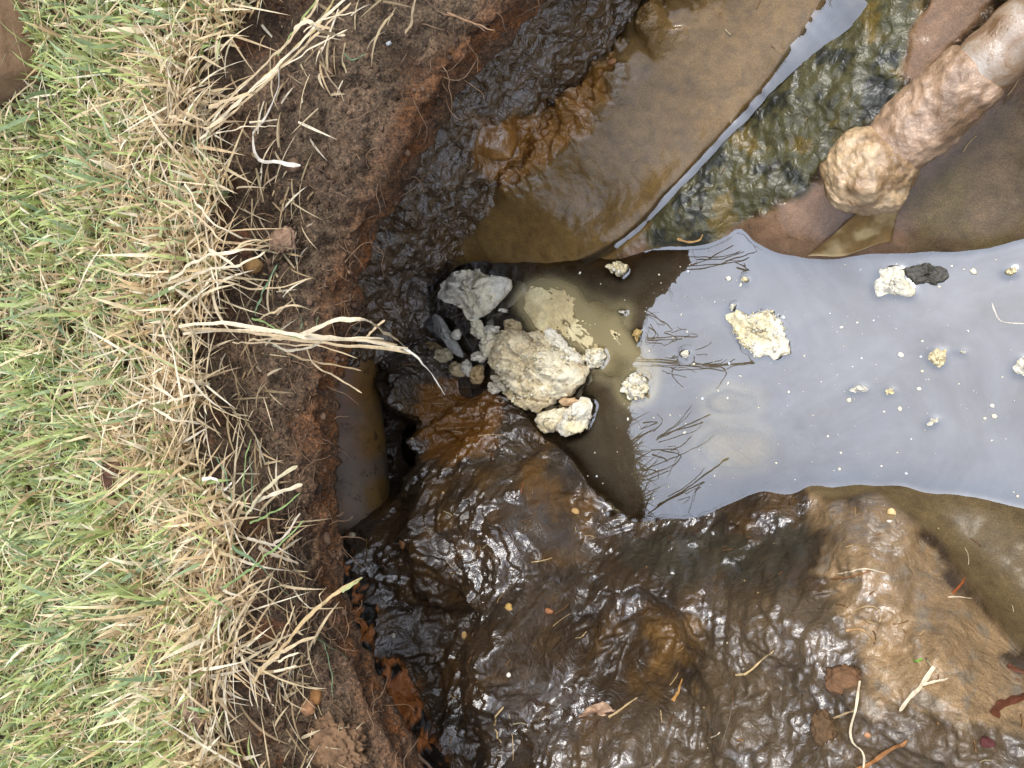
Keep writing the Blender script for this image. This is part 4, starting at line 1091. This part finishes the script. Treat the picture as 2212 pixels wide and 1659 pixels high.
# ------------------------------------------------------------------ straws and stalks one can pick out
def straw_mesh(name, pts, w0, w1, color, parent, flat=.28, n=26, twist=0.0, color_tip=None, wig=.0016):
    P = catmull(pts, n); P = P + np.c_[[fbm(P, 90, 2, 200 + k) for k in range(3)]].T * wig
    t = np.linspace(0, 1, n)
    R = (w0 + (w1 - w0) * t) / 2 * (1 + .18 * np.sin(t * 19 + w0 * 9e3)); R[-1] *= .35
    R = R * .66; V, F = tube(P, R, 4, flat, twist)
    c = np.array(color) * (.85 + .3 * (fbm(V, 160, 2, 3)[:, None] * .5 + .5))
    if color_tip is not None:
        k = np.r_[np.repeat(t, 4), 0, 1]; c = lerp(c, np.array(color_tip), k ** 2)
    o = mesh_from(name, V, F, M_STRAW, smooth=False, color=np.clip(c, 0, 1))
    return recentre(o, parent)
TAN, PALE, DUN, GRN, DGRN, WHT = srgb(204, 180, 140), srgb(230, 212, 178), srgb(150, 124, 92), srgb(132, 154, 92), srgb(108, 132, 94), srgb(232, 222, 204)

def bundle(name, label, cat, group, stems):
    """stems: (part name, points (x, y, lift above the turf plane), width mm start, end, colour)"""
    first = stems[0][1][0]
    t = thing(name, label, cat, W(first[0], first[1], Z_TOP), group)
    for pn, pts, w0, w1, colr in stems:
        ps = [W(a, b, Z_TOP + .008 + h * (3.4 if h > 0 else 1.0)) for a, b, h in pts]
        straw_mesh(pn, ps, w0 * .001, w1 * .001, colr, t)
    return t
G_S = 'dry grass stalks reaching over the pit edge'
bundle('grass_stalk', 'thick bundle of straw stalks leaning across the upper soil face', 'grass stalk', G_S, [
    ('stem', [(430, 300, .004), (520, 215, .012), (600, 140, .018), (680, 60, .02), (790, -40, .022)], 3.4, 2.6, PALE),
    ('stem', [(450, 290, .0), (540, 210, .01), (630, 125, .014), (700, 60, .014), (760, 10, .014)], 3.0, 2.4, TAN),
    ('stem', [(440, 270, .003), (520, 190, .012), (610, 100, .02), (660, 40, .024), (700, -20, .026)], 3.2, 2.6, TAN),
    ('stem', [(560, 180, .006), (620, 120, .012), (690, 50, .018), (730, -10, .02)], 2.6, 2.2, srgb(196, 176, 116)),
    ('stem', [(600, 120, .014), (640, 60, .02), (680, 10, .022), (700, -40, .024)], 2.8, 2.2, srgb(150, 158, 96)),
    ('stem', [(500, 235, .002), (590, 160, .004), (680, 100, .006), (750, 62, .006)], 2.2, 1.4, PALE),
    ('leaf_blade', [(640, 62, .026), (668, 48, .03), (690, 64, .028), (720, 72, .022), (748, 76, .02)], 4.2, 2.4, PALE),
    ('leaf_blade', [(655, 40, .024), (700, 56, .024), (744, 62, .02)], 3.0, 2.0, TAN),
    ('leaf_blade', [(655, 70, .02), (700, 40, .022), (770, 25, .02)], 1.8, .8, PALE)])
bundle('grass_stalk', 'bent dry leaf hanging down the soil with a white pointed tip', 'grass stalk', G_S, [
    ('leaf_blade', [(602, 140, .014), (600, 190, .01), (582, 240, .002), (548, 285, -.012), (545, 310, -.016), (560, 345, -.02), (600, 351, -.02), (650, 356, -.022)], 3.0, 4.6, WHT),
    ('leaf_blade', [(450, 232, .01), (500, 215, .014), (552, 204, .012), (560, 235, .004), (550, 290, -.008)], 4.2, 2.2, TAN),
    ('leaf_blade', [(540, 262, .0), (600, 258, -.004)], 2.2, 1.4, PALE), ('leaf_blade', [(470, 285, .002), (540, 272, -.002), (600, 272, -.006)], 1.6, 1.0, PALE)])
bundle('grass_stalk', 'forked straw leaf pointing down beside the bent dry leaf', 'grass stalk', G_S, [
    ('stem', [(400, 240, .01), (440, 265, .01), (470, 310, .002), (480, 350, -.008)], 2.8, 1.6, TAN),
    ('leaf_blade', [(365, 250, .012), (400, 262, .014), (450, 275, .01), (520, 230, .008)], 2.8, 2.0, TAN)])
bundle('grass_stalk', 'longest straw bundle jutting over the pit with a drooping tip', 'grass stalk', G_S, [
    ('stem', [(385, 705, .004), (480, 698, .012), (580, 712, .016), (680, 728, .014), (790, 738, .006), (880, 752, -.004)], 3.8, 3.0, PALE),
    ('stem', [(390, 712, .0), (490, 712, .008), (600, 726, .010), (700, 740, .006), (820, 752, -.002), (885, 765, -.008)], 3.4, 2.8, TAN),
    ('stem', [(395, 720, .002), (520, 712, .006), (640, 722, .01), (740, 728, .008), (830, 730, .002)], 2.8, 2.4, PALE),
    ('stem', [(540, 735, .004), (620, 730, .012), (700, 728, .012), (860, 742, .0)], 2.4, 2.0, TAN),
    ('stem', [(500, 740, .0), (600, 742, .004), (690, 748, .002), (770, 772, -.008)], 1.8, 1.2, TAN),
    ('leaf_blade', [(650, 722, .014), (700, 702, .022), (750, 690, .024), (800, 695, .02), (850, 730, .006), (885, 757, -.006)], 4.2, 2.4, PALE),
    ('leaf_blade', [(870, 752, -.004), (905, 775, -.012), (930, 805, -.026), (948, 832, -.04), (962, 852, -.05)], 3.0, 1.8, WHT),
    ('leaf_blade', [(590, 745, .006), (630, 758, .006), (680, 745, .01), (700, 728, .012)], 3.0, 1.6, srgb(200, 186, 156)),
    ('leaf_blade', [(790, 728, .006), (815, 705, .008), (830, 690, .008)], 2.6, 2.0, TAN),
    ('leaf_blade', [(560, 690, .008), (610, 665, .014), (650, 662, .014), (700, 680, .008)], 2.4, 1.2, TAN)])
bundle('grass_stalk', 'thin dangling straw with a kink hanging below the longest bundle', 'grass stalk', G_S, [
    ('stem', [(665, 752, .0), (675, 780, -.006), (700, 800, -.012), (740, 825, -.02), (782, 848, -.028)], 2.2, 1.8, TAN),
    ('stem', [(620, 765, .0), (660, 775, -.006), (720, 788, -.014), (780, 802, -.022)], 2.4, 1.4, srgb(176, 150, 110))])
bundle('grass_stalk', 'long green blade crossing the soil above the longest straw bundle', 'grass stalk', G_S, [
    ('leaf_blade', [(552, 680, .01), (565, 640, .016), (585, 595, .02), (600, 572, .02)], 3.2, 1.2, DGRN),
    ('leaf_blade', [(545, 685, .008), (600, 710, .014), (650, 732, .014)], 2.0, 1.2, GRN),
    ('leaf_blade', [(655, 718, .012), (652, 690, .018), (648, 678, .02)], 2.6, 1.0, DGRN), ('leaf_blade', [(655, 718, .012), (680, 705, .016), (690, 685, .018)], 2.4, 1.0, DGRN),
    ('leaf_blade', [(570, 735, .01), (600, 752, .006), (640, 775, .0)], 2.2, 1.0, DGRN)])
bundle('grass_stalk', 'fan of pale straws spreading over the dark soil in the middle', 'grass stalk', G_S, [
    ('stem', [(360, 610, .008), (430, 560, .018), (500, 545, .022), (560, 540, .018), (600, 548, .012)], 3.4, 2.0, PALE),
    ('stem', [(365, 625, .006), (440, 585, .014), (520, 570, .016), (575, 545, .014)], 3.0, 2.0, PALE),
    ('stem', [(400, 615, .006), (470, 605, .012), (540, 622, .008), (600, 622, .004), (668, 602, .0)], 2.4, 1.4, TAN),
    ('stem', [(450, 540, .016), (500, 570, .016), (560, 612, .008)], 2.8, 2.2, PALE),
    ('stem', [(440, 520, .012), (470, 570, .012), (480, 620, .004), (492, 665, -.006)], 2.8, 1.6, TAN),
    ('stem', [(420, 500, .014), (440, 560, .014), (458, 615, .006)], 2.4, 1.6, TAN),
    ('leaf_blade', [(470, 590, .012), (520, 630, .006), (580, 670, -.004)], 2.0, 1.0, PALE),
    ('leaf_blade', [(500, 540, .014), (555, 520, .014), (610, 535, .008), (650, 538, .002)], 2.0, 1.2, TAN),
    ('stem', [(380, 430, .01), (430, 470, .016), (480, 520, .016), (520, 545, .01)], 2.6, 1.8, TAN),
    ('stem', [(400, 400, .01), (450, 470, .014), (520, 512, .01), (555, 520, .004)], 2.4, 1.6, PALE)])
bundle('grass_stalk', 'pale straw sticks pointing down beside the brown stained hollow', 'grass stalk', G_S, [
    ('stem', [(425, 790, .004), (440, 830, .0), (455, 880, -.006), (475, 922, -.012)], 3.0, 2.0, TAN),
    ('stem', [(430, 800, .004), (445, 850, -.004), (442, 890, -.01)], 2.2, 2.0, TAN),
    ('leaf_blade', [(360, 870, .01), (400, 858, .012), (448, 852, .008)], 2.6, 1.6, PALE),
    ('leaf_blade', [(330, 880, .012), (380, 905, .01), (440, 920, .004), (442, 960, -.004)], 3.2, 2.0, PALE),
    ('leaf_blade', [(330, 830, .014), (372, 862, .014), (392, 905, .01)], 2.4, 1.8, PALE)])
bundle('grass_stalk', 'green blades with pale withered leaves low on the soil face', 'grass stalk', G_S, [
    ('leaf_blade', [(530, 1120, .006), (560, 1075, .012), (600, 1035, .016), (642, 1004, .016)], 3.2, 3.4, srgb(200, 186, 148)),
    ('leaf_blade', [(545, 1092, .008), (590, 1068, .014), (655, 1046, .012)], 3.2, 3.6, srgb(204, 190, 160)),
    ('leaf_blade', [(535, 1110, .006), (525, 1050, .014), (540, 950, .018)], 3.2, 1.2, GRN), ('leaf_blade', [(545, 1110, .006), (545, 1040, .014), (540, 985, .018)], 2.8, 1.0, DGRN),
    ('leaf_blade', [(500, 1080, .008), (490, 1030, .012), (468, 985, .012)], 3.0, 1.0, DGRN),
    ('leaf_blade', [(440, 1035, .01), (470, 1035, .012), (480, 1060, .006), (500, 1040, .006)], 3.6, 2.0, WHT),
    ('leaf_blade', [(540, 1130, .006), (600, 1100, .012), (650, 1065, .012)], 2.4, 1.0, GRN)])
bundle('grass_stalk', 'grey withered fork of dead stems against the lower soil face', 'grass stalk', G_S, [
    ('stem', [(535, 1162, .004), (580, 1178, .008), (620, 1195, .006), (670, 1222, -.002)], 3.0, 1.4, srgb(190, 176, 152)),
    ('stem', [(560, 1180, .002), (600, 1205, .002), (645, 1218, -.002)], 4.2, 3.0, srgb(160, 144, 120)),
    ('stem', [(590, 1178, .006), (615, 1155, .008), (635, 1130, .008), (652, 1108, .008)], 2.8, 2.0, srgb(196, 182, 158)),
    ('stem', [(600, 1150, .004), (630, 1152, .004), (660, 1165, .0)], 1.4, 1.0, DUN)])
bundle('grass_stalk', 'shaggy dry stalk reaching up right over the orange black clay', 'grass stalk', G_S, [
    ('stem', [(545, 1475, .002), (590, 1420, .008), (640, 1360, .012), (690, 1305, .014), (735, 1275, .012), (778, 1248, .01)], 4.0, 3.0, srgb(198, 170, 122)),
    ('stem', [(560, 1450, .004), (620, 1400, .012), (680, 1376, .01)], 4.0, 2.4, TAN),
    ('stem', [(580, 1420, .006), (610, 1370, .012), (640, 1310, .014)], 2.6, 1.4, TAN),
    ('leaf_blade', [(690, 1308, .014), (692, 1285, .016), (706, 1268, .014)], 1.8, .8, TAN),
    ('leaf_blade', [(740, 1275, .012), (760, 1262, .012), (780, 1247, .01)], 3.6, 2.8, srgb(176, 176, 120)),
    ('leaf_blade', [(600, 1430, .01), (640, 1412, .012), (665, 1415, .008)], 2.2, 1.4, PALE), ('leaf_blade', [(590, 1450, .008), (640, 1440, .008), (655, 1455, .004)], 2.0, 1.2, PALE),
    ('leaf_blade', [(680, 1375, .01), (705, 1400, .004), (720, 1510, -.006)], 2.0, 1.0, DGRN),
    ('leaf_blade', [(680, 1378, .008), (710, 1395, .004), (752, 1424, -.004)], 1.6, .8, DGRN)])
bundle('grass_stalk', 'green blades standing on the lower turf edge near tangled straw', 'grass stalk', G_S, [
    ('leaf_blade', [(480, 1270, .006), (540, 1230, .012), (600, 1180, .016), (655, 1125, .016)], 3.0, 1.2, GRN),
    ('leaf_blade', [(500, 1180, .01), (560, 1220, .012), (600, 1260, .006), (640, 1300, -.002)], 3.4, 1.2, DGRN),
    ('leaf_blade', [(430, 1270, .01), (470, 1300, .012), (520, 1330, .008)], 3.4, 1.8, GRN),
    ('stem', [(450, 1310, .006), (510, 1285, .012), (550, 1260, .012), (590, 1240, .008)], 2.6, 1.8, TAN),
    ('stem', [(470, 1330, .006), (530, 1300, .01), (580, 1290, .006)], 2.6, 1.8, DUN),
    ('stem', [(520, 1330, .004), (555, 1390, .0), (575, 1450, -.004)], 2.2, 1.4, DUN)])
bundle('grass_stalk', 'withered brown leaf hanging alone high on the soil face', 'grass stalk', G_S, [
    ('leaf_blade', [(690, 95, -.004), (698, 130, -.012), (705, 160, -.018), (728, 190, -.022), (745, 220, -.026)], 2.6, 1.4, srgb(150, 132, 102)),
    ('leaf_blade', [(744, 92, -.006), (738, 130, -.014), (745, 160, -.018)], 3.0, 2.0, srgb(176, 158, 120)),
    ('leaf_blade', [(742, 115, -.006), (760, 130, -.01), (790, 118, -.012)], 1.8, .8, DGRN)])
bundle('grass_stalk', 'flat beige dead leaf standing on the soil at the top edge', 'grass stalk', G_S, [
    ('leaf_blade', [(898, -10, -.03), (890, 20, -.034), (886, 50, -.038), (874, 68, -.042)], 3.0, 4.0, srgb(172, 150, 118))])
bundle('grass_stalk', 'thin brown straws lying beside the lip at the top', 'grass stalk', G_S, [
    ('stem', [(965, 25, -.05), (1010, 45, -.052), (1070, 62, -.055)], 2.0, 1.2, srgb(150, 116, 84)), ('stem', [(940, 22, -.05), (1000, 40, -.052), (1050, 66, -.056)], 1.2, .8, srgb(140, 110, 84))])
bundle('grass_stalk', 'twisted grey leaf strand on the middle soil face', 'grass stalk', G_S, [
    ('leaf_blade', [(600, 375, -.02), (575, 395, -.018), (555, 430, -.02), (545, 470, -.02)], 2.4, 1.4, srgb(150, 130, 104)), ('leaf_blade', [(510, 335, -.008), (525, 370, -.012), (545, 410, -.016)], 2.8, 1.6, srgb(160, 136, 104)),
    ('leaf_blade', [(560, 470, -.018), (578, 500, -.022), (582, 545, -.026)], 2.4, 1.8, srgb(140, 122, 100))])
# brown twig at the lower edge of the bank
t = straw_mesh('twig', [W(790, 1538, .31), W(830, 1572, .30), W(880, 1610, .29), W(950, 1672, .275)], .0042, .0056, srgb(150, 124, 98), None, flat=.95)
tag(t, 'bare brown twig slanting off the bottom of the soil bank', 'twig')

# debris on the mud -------------------------------------------------
def mud_straw(label, pts, w, colr, name='straw_piece', cat='straw', lift=.002, flat=.5, group='straw pieces on the mud', w1=None):
    ps = [on_mud(a, b, lift) for a, b in pts]
    ps = catmull(ps, max(6, 4 * len(ps)))
    for q2 in ps: q2[2] = max(q2[2], hz(q2[0], q2[1]) + lift * .6)
    o = straw_mesh(name, ps, w * .001, (w1 or w * .7) * .001, colr, None, flat, 22, wig=.0003)
    return tag(o, label, cat, group)
DS = srgb(206, 178, 130); DB = srgb(170, 112, 62); RED = srgb(146, 70, 36)
mud_straw('long kinked pale straw standing at the lower right mud', [(1859, 1466), (1851, 1522), (1839, 1581), (1866, 1622), (1866, 1662)], 2.6, PALE, lift=.005)
mud_straw('short straw touching the long kinked straw', [(1797, 1551), (1848, 1531)], 2.4, DS)
mud_straw('broad split straw leaf lying beside the pale mud hump', [(2017, 1436), (1993, 1473), (1965, 1503), (1944, 1532)], 4.6, PALE, lift=.004, w1=3.0)
mud_straw('slim white straw branching off the split straw leaf', [(1993, 1473), (2020, 1466), (2048, 1459)], 2.8, PALE, lift=.006)
mud_straw('bent straw lying left of the round swirl of mud', [(1591, 1457), (1617, 1451), (1645, 1425), (1673, 1403)], 3.2, DS, w1=1.2)
mud_straw('white straw lying across the tan mound', [(1810, 1239), (1866, 1228), (1914, 1237)], 2.0, PALE)
mud_straw('brown straw under the white straw on the tan mound', [(1796, 1250), (1840, 1244), (1885, 1228)], 2.4, srgb(150, 104, 62))
mud_straw('orange brown flat straw at the bottom edge of the picture', [(1840, 1662), (1877, 1648), (1920, 1620), (1959, 1596)], 4.6, srgb(182, 126, 76))
mud_straw('short rust red splinter on the tan mound', [(2059, 1280), (2085, 1245)], 3.4, srgb(176, 96, 50))
mud_straw('pale sliver next to the rust red splinter', [(2048, 1288), (2072, 1288), (2100, 1291)], 1.8, PALE)
mud_straw('brown and cream straw in the middle of the tan mud', [(1829, 1360), (1859, 1358), (1880, 1372), (1894, 1388)], 2.2, srgb(190, 150, 100))
mud_straw('curled root fibre knotted on the mud', [(1848, 1317), (1865, 1310), (1885, 1308), (1898, 1318), (1903, 1336), (1890, 1345), (1870, 1338)], 1.4, srgb(190, 164, 120), 'root_fibre', 'root')
mud_straw('pale stem joined to the brown leaf', [(1318, 1546), (1350, 1525), (1381, 1503)], 3.0, DS, lift=.004)
mud_straw('amber splinter lying in the ochre seep', [(1455, 1512), (1468, 1490), (1475, 1464)], 5.0, srgb(196, 148, 84), w1=2.0)
mud_straw('thin tan straw on the dark mound near the water', [(1152, 1213), (1175, 1210), (1195, 1204)], 1.8, DS)
mud_straw('upper of two short straws in the dark lower mud', [(1070, 1566), (1091, 1525)], 3.2, DS)
mud_straw('lower of two short straws in the dark lower mud', [(1072, 1574), (1087, 1603)], 3.2, DS)
mud_straw('thin upright straw at the bottom of the dark mud', [(1109, 1581), (1111, 1641)], 1.5, DS)
mud_straw('curved light fibre in the centre of the lower mud', [(1245, 1377), (1258, 1374), (1269, 1362)], 1.6, DS)
mud_straw('dark purple twig left of the brown leaf', [(1150, 1507), (1175, 1522), (1198, 1540)], 2.0, srgb(86, 62, 56), 'twig', 'twig')
mud_straw('short yellow straw near the bottom centre right', [(1537, 1592), (1557, 1579)], 1.8, PALE)
mud_straw('long thin dark fibre right of the ochre seep', [(1585, 1514), (1575, 1560), (1559, 1615)], 1.3, srgb(120, 104, 84), 'root_fibre', 'root')
mud_straw('tiny yellow straw upright below the amber splinter', [(1429, 1533), (1432, 1559)], 1.6, DS)
mud_straw('greenish stick standing against the drain pipe end', [(799, 1161), (801, 1195), (803, 1225)], 2.8, srgb(136, 116, 66), lift=.006)
mud_straw('white kinked root floating near the right edge', [(2140, 645), (2150, 675), (2165, 695), (2215, 700)], 1.8, WHT, 'root_fibre', 'root', .001)
mud_straw('tan curled leaf bit on the dark green bank at the water', [(1465, 517), (1490, 524), (1512, 520), (1520, 507)], 3.6, srgb(186, 148, 92), lift=.003, name='leaf_scrap', cat='leaf')
mud_straw('pale splinters beside the muddy pipe on its dark side', [(2080, 330), (2092, 312), (2110, 295)], 1.6, DS)
mud_straw('straw pair near the right edge beside the muddy pipe', [(2176, 208), (2190, 190), (2205, 165)], 1.8, DS)
mud_straw('thin straw crossing the mud rim by the grey lump', [(930, 650), (960, 612), (1000, 565)], 1.4, srgb(110, 96, 56), lift=.004)
mud_straw('thin pale root on the dark mound by the amber hollow', [(1035, 942), (1060, 938), (1090, 940)], 1.2, DS, 'root_fibre', 'root')
mud_straw('short rust splinter on the mound near the lower shore', [(1128, 1065), (1136, 1042)], 2.4, srgb(150, 84, 44))
mud_straw('green sprig stuck on the side of the muddy pipe lump', [(1790, 352), (1800, 345), (1812, 348)], 2.6, srgb(120, 150, 90), 'leaf_scrap', 'leaf')
mud_straw('bright green leaf shred lying on the tan mud', [(1974, 1425), (1994, 1421)], 2.8, srgb(130, 180, 70), 'leaf_scrap', 'leaf')
mud_straw('brown straw lying on the knob slope near the lip', [(1000, 272), (1020, 262), (1036, 255)], 1.8, srgb(130, 86, 54))

# curled red brown bark
def bark(label, pts, w):
    ps = [on_mud(a, b, .006) for a, b in pts]
    o = straw_mesh('bark_curl', ps, w * .001, w * .8 * .001, srgb(108, 62, 40), None, .45, 24, color_tip=srgb(96, 52, 30), twist=1.2); tag(o, label, 'bark', 'bark curls at the right edge')
bark('larger red brown bark curl at the right edge', [(2149, 1537), (2160, 1515), (2185, 1505), (2225, 1488)], 8.5)
bark('smaller red brown bark curl above the larger one', [(2175, 1431), (2190, 1440), (2225, 1452)], 5.5)

# leaf
def dry_leaf():
    out = np.array([(1252, 1546), (1265, 1557), (1284, 1544), (1310, 1542), (1325, 1541), (1330, 1533), (1317, 1524), (1299, 1518), (1277, 1525), (1262, 1534)], float)
    c = out.mean(0); V = []; c3 = on_mud(c[0], c[1], .006)
    rings = 5
    ang = len(out) * 4
    oo = np.array([out[int(k / 4)] * (1 - (k % 4) / 4) + out[(int(k / 4) + 1) % len(out)] * ((k % 4) / 4) for k in range(ang)])
    for r in np.linspace(.02, 1, rings):
        for k, p in enumerate(oo):
            q2 = c + (p - c) * r * (1 + .04 * math.sin(k * 2.3))
            w = W(q2[0], q2[1], c3[2]); w[2] += .004 * math.sin((q2[0] - c[0]) * .09) + .0035 * r * math.cos(k * .6) - .003 * abs(q2[1] - c[1]) / 15
            V.append(w)
    V = np.array(V); n1 = len(V)
    V = np.vstack((V, V - (0, 0, .0006)))
    F = grid_faces(rings, ang, True)
    k = np.arange(ang); e = (rings - 1) * ang
    S = np.stack((e + k, e + (k + 1) % ang, n1 + e + (k + 1) % ang, n1 + e + k), -1)
    t = thing('fallen_leaf', 'curled pale brown dead leaf lying on the lower mud', 'leaf', c3)
    recentre(mesh_from('leaf_blade', V, np.vstack((F, F[:, ::-1] + n1, S)), M_CHIP, color=np.tile(srgb(182, 150, 122), (len(V), 1))), t)
    rib = catmull([W(1254, 1545, c3[2] + .002), W(1290, 1536, c3[2] + .002), W(1328, 1537, c3[2] + .002)], 10)
    recentre(mesh_from('midrib', *tube(rib, .0006, 5), M_CHIP, color=np.tile(srgb(140, 108, 84), (52, 1))), t)
dry_leaf()

# pebbles, seeds, clods
def clod(name, label, cat, x, y, r_px, colr, sq=(1, 1, .7), rough=.4, mat=None, seed=1, group=None, place=on_mud, sub=3, lift=None):
    p = place(x, y); r = r_px / FPX * np.linalg.norm(p - np.array((0, 0, CAM_H)))
    import bmesh
    bm = bmesh.new(); bmesh.ops.create_icosphere(bm, subdivisions=sub, radius=1)
    V = np.array([v.co[:] for v in bm.verts]); F = np.array([[v.index for v in f.verts] for f in bm.faces]); bm.free()
    d = 1 + rough * (1.35 if sub > 3 else 1.2) * fbm(V + seed * 2.1, 1.9, 5, seed, .85)
    V = V * d[:, None] * np.array(sq) * r + p + np.array((0, 0, r * (sq[2] * .35 if lift is None else lift)))
    col = np.array(colr) * (1 + .25 * fbm(V, 120, 3, seed)[:, None])
    o = mesh_from(name, V, F, mat or M_CRUMB, color=np.clip(col, 0, 1)); recentre(o)
    return tag(o, label, cat, group)
clod('soil_clod', 'brown crumbly clod sitting on the swirl of mud', 'clod', 1825, 1468, 32, srgb(116, 84, 56), (1.1, .85, .6), .5, seed=5, sub=4)
clod('soil_clod', 'dark grooved clod near the bottom beside the straw', 'clod', 1777, 1570, 26, srgb(96, 72, 46), (.8, 1.2, .7), .5, seed=7, sub=4)
clod('soil_clod', 'big tan crumbly clod at the bottom of the soil bank', 'clod', 735, 1615, 56, srgb(120, 92, 66), (1.1, .95, .5), .6, seed=9, place=on_bank, sub=5)
clod('soil_clod', 'small orange clod on the lower soil bank', 'clod', 686, 1503, 14, srgb(140, 98, 56), (1, 1.1, .8), .4, seed=11, place=on_bank)
clod('soil_clod', 'grey brown clod below the small orange clod', 'clod', 670, 1527, 15, srgb(146, 106, 74), (1, 1, .8), .4, seed=13, place=on_bank)
clod('soil_clod', 'shaggy root ball clod on the lower turf edge', 'clod', 440, 1530, 34, srgb(150, 124, 104), (1, 1, .8), .7, seed=15, place=on_bank, sub=4)
clod('soil_clod', 'dark reddish clod standing in the green turf', 'clod', 268, 1030, 26, srgb(104, 74, 58), (.7, 1.5, 1.2), .6, seed=17, place=on_bank, sub=4)
clod('soil_clod', 'yellow brown clod half hidden under the fan of straws', 'clod', 550, 575, 20, srgb(150, 116, 70), (1.2, .8, .7), .4, seed=19, place=on_bank)
clod('soil_clod', 'tan clod on the soil above the longest straw bundle', 'clod', 615, 520, 26, srgb(140, 112, 90), (1.2, 1, .6), .5, seed=20, place=on_bank, sub=4)
clod('pebble', 'small white pebble at the end of the drain pipe', 'pebble', 762, 1157, 9, srgb(214, 196, 164), (1.1, .9, .7), .3, seed=21, sub=2)
clod('seed', 'white seed lying on the dark rounded mud lump', 'seed', 1098, 1457, 7, WHT, (1.0, .8, .6), .1, M_CHIP, 22, sub=2)
clod('seed', 'flat cream seed on top of the tan mound', 'seed', 1926, 1109, 9, srgb(226, 196, 136), (.9, 1.2, .3), .1, M_CHIP, 23, sub=2)
clod('pebble', 'white crumb just below the flat cream seed', 'pebble', 1922, 1128, 6, WHT, (1.3, .8, .5), .4, seed=24, sub=2)
clod('seed', 'orange seed on the mud beside the long kinked straw', 'seed', 1874, 1587, 7, srgb(172, 122, 80), (1, .8, .5), .1, M_CHIP, 25, sub=2)
clod('pebble', 'yellow crust bit on the mound at the lower shore', 'pebble', 1243, 1105, 9, srgb(190, 156, 100), (1.1, .9, .6), .4, seed=26, sub=2)
clod('pebble', 'tan grain cluster on the dark lower mud', 'pebble', 1100, 1312, 9, srgb(180, 148, 84), (1, 1, .6), .5, seed=27, sub=2)
clod('bark_chip', 'rust brown bean shaped chip on the lower mud', 'chip', 1184, 1319, 9, srgb(146, 94, 54), (1.6, .7, .6), .2, M_CHIP, 28, sub=2)
clod('bark_chip', 'brown almond shaped chip below the drain pipe end', 'chip', 870, 1172, 11, srgb(140, 98, 58), (.7, 1.3, .5), .2, M_CHIP, 29, sub=2)
clod('pebble', 'white grain on the black clay left of the mud', 'pebble', 851, 1373, 5, WHT, (1, 1.2, .8), .2, seed=30, sub=2)
clod('pebble', 'straw coloured chip on the dark mud slope', 'pebble', 1004, 1373, 8, srgb(196, 164, 110), (.8, 1.2, .6), .3, seed=31, sub=2)
clod('bark_chip', 'dark purple shrivelled berry at the lower right', 'berry', 2130, 1604, 13, srgb(92, 48, 44), (1, .8, .8), .5, seed=32)
clod('bark_chip', 'orange flake on the top edge of the ochre highlight', 'chip', 2210 * 0 + 1322, 133, 8, srgb(180, 128, 84), (1.4, .8, .5), .3, M_CHIP, 33, sub=2)
clod('pebble', 'pale round grain beside the round mud knob', 'pebble', 1160, 226, 6, srgb(206, 186, 140), (1, 1, .7), .2, seed=34, sub=2)
clod('pebble', 'small bluish white crumb high on the soil face', 'pebble', 840, 94, 5, srgb(176, 178, 180), (1.4, .8, .5), .6, seed=35, place=on_bank, sub=2)
# tiny grit and fibres pressed into the mud
parts = []
k = 0
while k < 260:
    x = random.uniform(860, 2212); y_ = random.uniform(0, 1659)
    if 560 < y_ < 1090 and x > 1000: continue
    p = on_mud(x, y_)
    if p[2] < .004: continue
    if 150 < y_ < 560 and x > 1050 and random.random() < .75: continue
    if random.random() < .62:
        r = .0009 * math.exp(random.gauss(0, .45)); V, F = lump_mesh(p, r, k, .4, 1.4, (1, random.uniform(.6, 1.2), .6), random.uniform(0, 6))
    else:
        a = random.uniform(0, 6.28); bend = random.gauss(0, .09); L = random.uniform(.003, .012); q = [p + np.array((math.cos(a + b * bend), math.sin(a + b * bend), 0)) * L * b / 3 for b in range(4)]
        for w in q: w[2] = hz(w[0], w[1]) + .0006
        V, F = tube(catmull(q, 6), random.uniform(.0003, .0007), 3)
    parts.append((V, F, random.choice((srgb(190, 160, 112), srgb(150, 110, 66), srgb(206, 190, 150), srgb(120, 84, 50))) * random.uniform(.6, 1.1))); k += 1
V, F, c = merge(parts)
tag(mesh_from('mud_grit', V, F, M_CRUMB, color=c), 'tiny grit and fibres pressed into the mud', kind='stuff')
